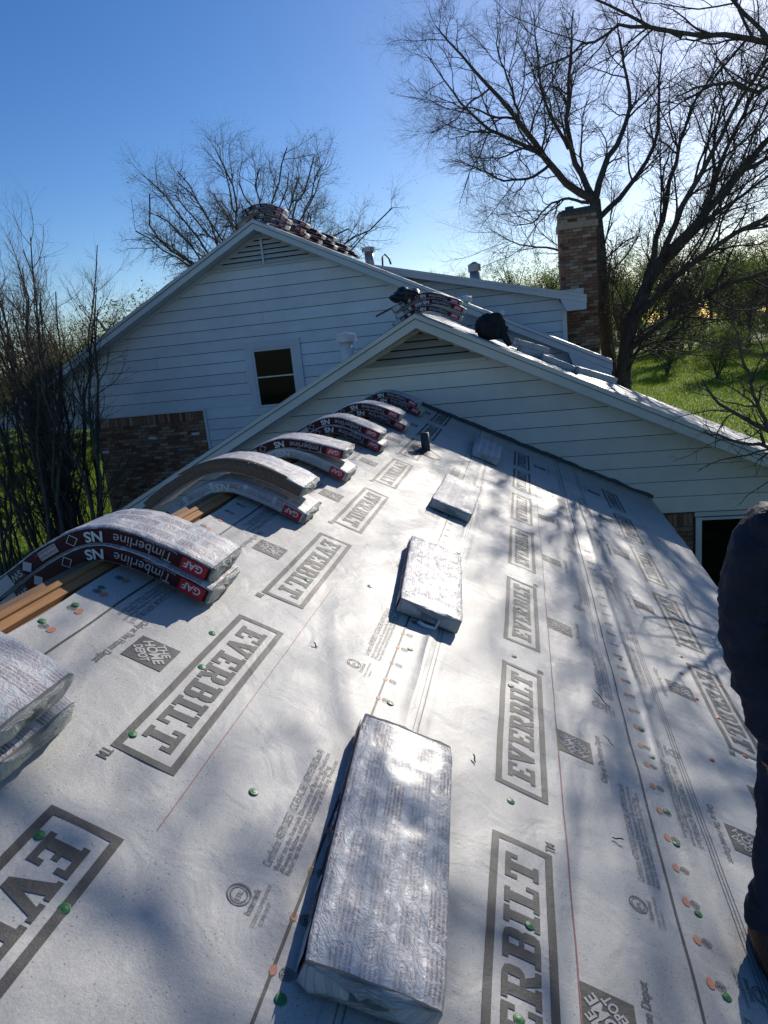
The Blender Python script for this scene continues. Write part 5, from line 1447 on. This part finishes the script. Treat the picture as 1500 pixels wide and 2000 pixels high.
# multi-stemmed shrub beside the house, left
rg = np.random.default_rng(9); L = []
for k in range(28):
    bx, by = -8.75 + rg.normal(0, 0.34), 11.6 + rg.normal(0, 0.3)
    tx, ty = bx + rg.normal(-0.15, 0.6), by + rg.normal(0, 0.7); h = rg.uniform(5.4, 7.9)
    if k < 4: tx = bx + (0.6, 1.0, 1.3, 0.8)[k]; h = (6.6, 6.9, 6.2, 5.2)[k]
    L.append(([(bx, by, GZ), (bx + (tx - bx) * 0.18 + rg.normal(0, .08), by + (ty - by) * 0.2, GZ + h * 0.3), (bx + (tx - bx) * 0.5 + rg.normal(0, .12), by + (ty - by) * 0.5, GZ + h * 0.62), (tx + rg.normal(0, .1), ty, GZ + h)], rg.uniform(0.025, 0.065), 0.009))
tree('crape_myrtle', 'bare multi-stemmed shrub tree standing in front of the porch at left', L, 16,
     [dict(n=16, t0=0.25, ang=(12, 55), ln=(0.7, 1.9), np=8, r=0.015, wan=0.13, up=0.12, k=4), dict(n=8, t0=0.15, ang=(15, 60), ln=(0.3, 0.8), np=6, r=0.0065, wan=0.16, up=0.06, k=3), dict(n=4, t0=0.3, ang=(20, 55), ln=(0.1, 0.3), np=4, r=0.0035, wan=0.2, up=0.03, k=3, taper=0.6)], (-8.3, 11.6, GZ), mats=('bark', 'twig'), cat='shrub', jit=0.045)
# further saplings left of it
rg = np.random.default_rng(19); L = []
for k in range(18):
    bx, by = -10.5 + rg.normal(0, 0.5), 12.2 + rg.normal(0, 0.4); h = rg.uniform(3.0, 7.6); tx = bx + rg.normal(0.1, 1.0)
    L.append(([(bx, by, GZ), (bx + (tx - bx) * .3 + rg.normal(0, .1), by, GZ + h * .35), (bx + (tx - bx) * .6 + rg.normal(0, .15), by + .1, GZ + h * .7), (tx, by + rg.normal(0, .4), GZ + h)], 0.035, 0.008))
tree('crape_myrtle', 'bare thin-stemmed shrub tree at the left edge of the picture', L, 17,
     [dict(n=10, t0=0.25, ang=(15, 50), ln=(0.7, 1.7), np=8, r=0.013, wan=0.14, up=0.08, k=4), dict(n=6, t0=0.2, ang=(15, 55), ln=(0.25, 0.7), np=6, r=0.006, wan=0.16, up=0.05, k=3), dict(n=4, t0=0.3, ang=(20, 55), ln=(0.1, 0.3), np=4, r=0.0035, wan=0.2, up=0.03, k=3, taper=0.6)], (-10.6, 12.2, GZ), mats=('bark', 'twig'), cat='shrub', jit=0.045)

# background trees: three prototypes, then copies
rg = np.random.default_rng(23)
LV_BG = [dict(LV_BIG[0], n=8, ln=(1.4, 3.0), r=0.05), dict(LV_BIG[1], n=6, ln=(0.6, 1.5), r=0.022), dict(LV_BIG[2], n=4, ln=(0.3, 0.8), r=0.012)]
protos = []
for k in range(3):
    x, y = ((-24, 33), (-17.5, 30), (20, 62))[k]
    lab = ('bare background tree at the far left behind the shrubs', 'bare background tree between the left shrub and the house', 'bare tree standing in the lit wood beyond the lawn')[k]
    protos.append(tree('background_tree', lab, radial_limbs(rg, x, y, GZ + 2.0 + k * 0.5, 3.4, 6.0, 9, 0.22), 30 + k, LV_BG, (x, y, GZ), mats=('bark', 'twig'), leaf=('leaf_bud' if k < 2 else 'leaf_green', (2500, 1800, 7000)[k], 0.12, 0.10), group='trees in the background'))
rgt = [(12, 92), (16, 78), (19, 98), (24, 84), (27, 72), (31, 96), (22, 68), (35, 80), (14, 106), (29, 110), (38, 100), (10, 110), (44, 92), (33, 62), (26, 56), (41, 72), (50, 84), (4, 120), (-4, 125)]
for i, (x, y) in enumerate(rgt):
    copy_tree(protos[(i * 2 + 2) % 3], 'background_tree', 'bare tree of the far right wood, %s of its trees' % ORD[i], 'tree', (x, y, float(gz(x, y))), i * 1.7, 1.15 + 0.4 * ((i * 7) % 5) / 5, 'trees of the far right wood')
lft = [(-31, 46), (-27, 52), (-36, 40), (-40, 55), (-22, 44), (-33, 62), (-24, 60), (-45, 48), (-20, 54), (-15, 60), (-48, 66), (-52, 58)]
for i, (x, y) in enumerate(lft):
    copy_tree(protos[i % 2], 'background_tree', 'bare tree of the far left wood, %s of its trees' % ORD[i], 'tree', (x, y, float(gz(x, y))), i * 2.1, 1.0 + 0.35 * ((i * 3) % 5) / 5, 'trees of the far left wood')
# leafy undergrowth
def bush(label, x, y, r, h, n, mt, seed, group):
    rg = np.random.default_rng(seed)
    L = []
    for k in range(7):
        a = 6.283 * k / 7 + rg.random(); q = r * rg.uniform(0.3, 0.9)
        L.append(([(x + rg.normal(0, .1), y + rg.normal(0, .1), float(gz(x, y))), (x + q * .5 * math.cos(a), y + q * .5 * math.sin(a), float(gz(x, y)) + h * .45), (x + q * math.cos(a), y + q * math.sin(a), float(gz(x, y)) + h * rg.uniform(.75, 1))], 0.05, 0.012))
    return tree('leafy_bush', label, L, seed, [dict(n=8, t0=0.1, ang=(25, 70), ln=(0.5 * r, 1.0 * r), np=6, r=0.02, wan=0.18, up=0.02, k=3), dict(n=5, t0=0.1, ang=(25, 70), ln=(0.25 * r, 0.5 * r), np=4, r=0.01, wan=0.2, up=0.0, k=3)],
                (x, y, float(gz(x, y))), mats=('bark', 'twig'), leaf=(mt, n, 0.14, 0.16), group=group, cat='bush', nl=8)
bp = [bush('green leafing bush in the middle of the right lawn, nearest', 13.5, 54, 2.0, 3.6, 4200, 'leaf_green', 71, 'bushes beyond the lawn'),
      bush('dark leafing bush left of the nearest one on the right lawn', 11.2, 60, 2.0, 3.4, 3600, 'leaf_dark', 72, 'bushes beyond the lawn'),
      bush('low green shrub at the foot of the left shrub tree', -7.9, 12.2, 0.7, 1.3, 1400, 'leaf_dark', 73, 'bushes beside the left wall')]
for i, (x, y) in enumerate([(17, 66), (21, 60), (24, 74), (28, 64), (14, 84), (19, 88), (32, 76), (36, 88), (26, 92), (11, 96), (40, 66), (30, 54), (44, 80), (8, 104)]):
    copy_tree(bp[(i * 3 + i // 4) % 2], 'leafy_bush', 'leafy bush of the right undergrowth, %s from the lawn' % ORD[i], 'bush', (x, y, float(gz(x, y))), i * 1.3, 1.0 + 0.5 * ((i * 5) % 4) / 4, 'bushes of the right undergrowth')
hedge = [(60 - 7 * k, 118 + 9 * ((k * 5) % 4)) for k in range(14)]
for i, (x, y) in enumerate(hedge):
    copy_tree(bp[i % 2], 'leafy_bush', 'tall thicket closing the far side of the right wood, %s from the right' % ORD[i], 'bush', (x, y, float(gz(x, y))), i * 1.1, 2.3 + 0.5 * ((i * 3) % 4) / 4, 'thickets behind the right wood')
for i in range(16):
    x, y = 96 - 7.5 * i, 150 + 8 * ((i * 5) % 4)
    copy_tree(protos[2], 'background_tree', 'tall hazy tree on the skyline behind the right wood, %s from the right' % ORD[i], 'tree', (x, y, float(gz(x, y))), i * 2.3, 1.9 + 0.4 * ((i * 3) % 4) / 4, 'trees on the right skyline')
    copy_tree(bp[i % 2], 'leafy_bush', 'dense skyline thicket behind the right wood, %s from the right' % ORD[i], 'bush', (x + 3, y - 6, float(gz(x, y))), i * 1.1, 3.2, 'thickets on the right skyline')
for i, (x, y) in enumerate([(-30, 50), (-26, 56), (-38, 52), (-34, 58), (-44, 60), (-21, 58), (-50, 56), (-56, 66), (-47, 72), (-40, 70), (-62, 74), (-30, 72)]):
    copy_tree(bp[i % 2], 'leafy_bush', 'leafy bush of the far left wood, %s along' % ORD[i], 'bush', (x, y, float(gz(x, y))), i * 1.9, 1.5 + 0.5 * ((i * 5) % 4) / 4, 'bushes of the far left wood')
for i, (x, y, s) in enumerate([(-9.2, 12.0, 0.9), (-10.4, 11.4, 0.7), (-7.2, 11.6, 0.8)]):
    copy_tree(bp[2], 'leafy_bush', ('low dark shrub between the two left shrub trees', 'low dark shrub at the left picture edge', 'low dark shrub against the end of the nearer roof')[i], 'bush', (x, y, GZ), i * 2.0, s, 'bushes beside the left wall')
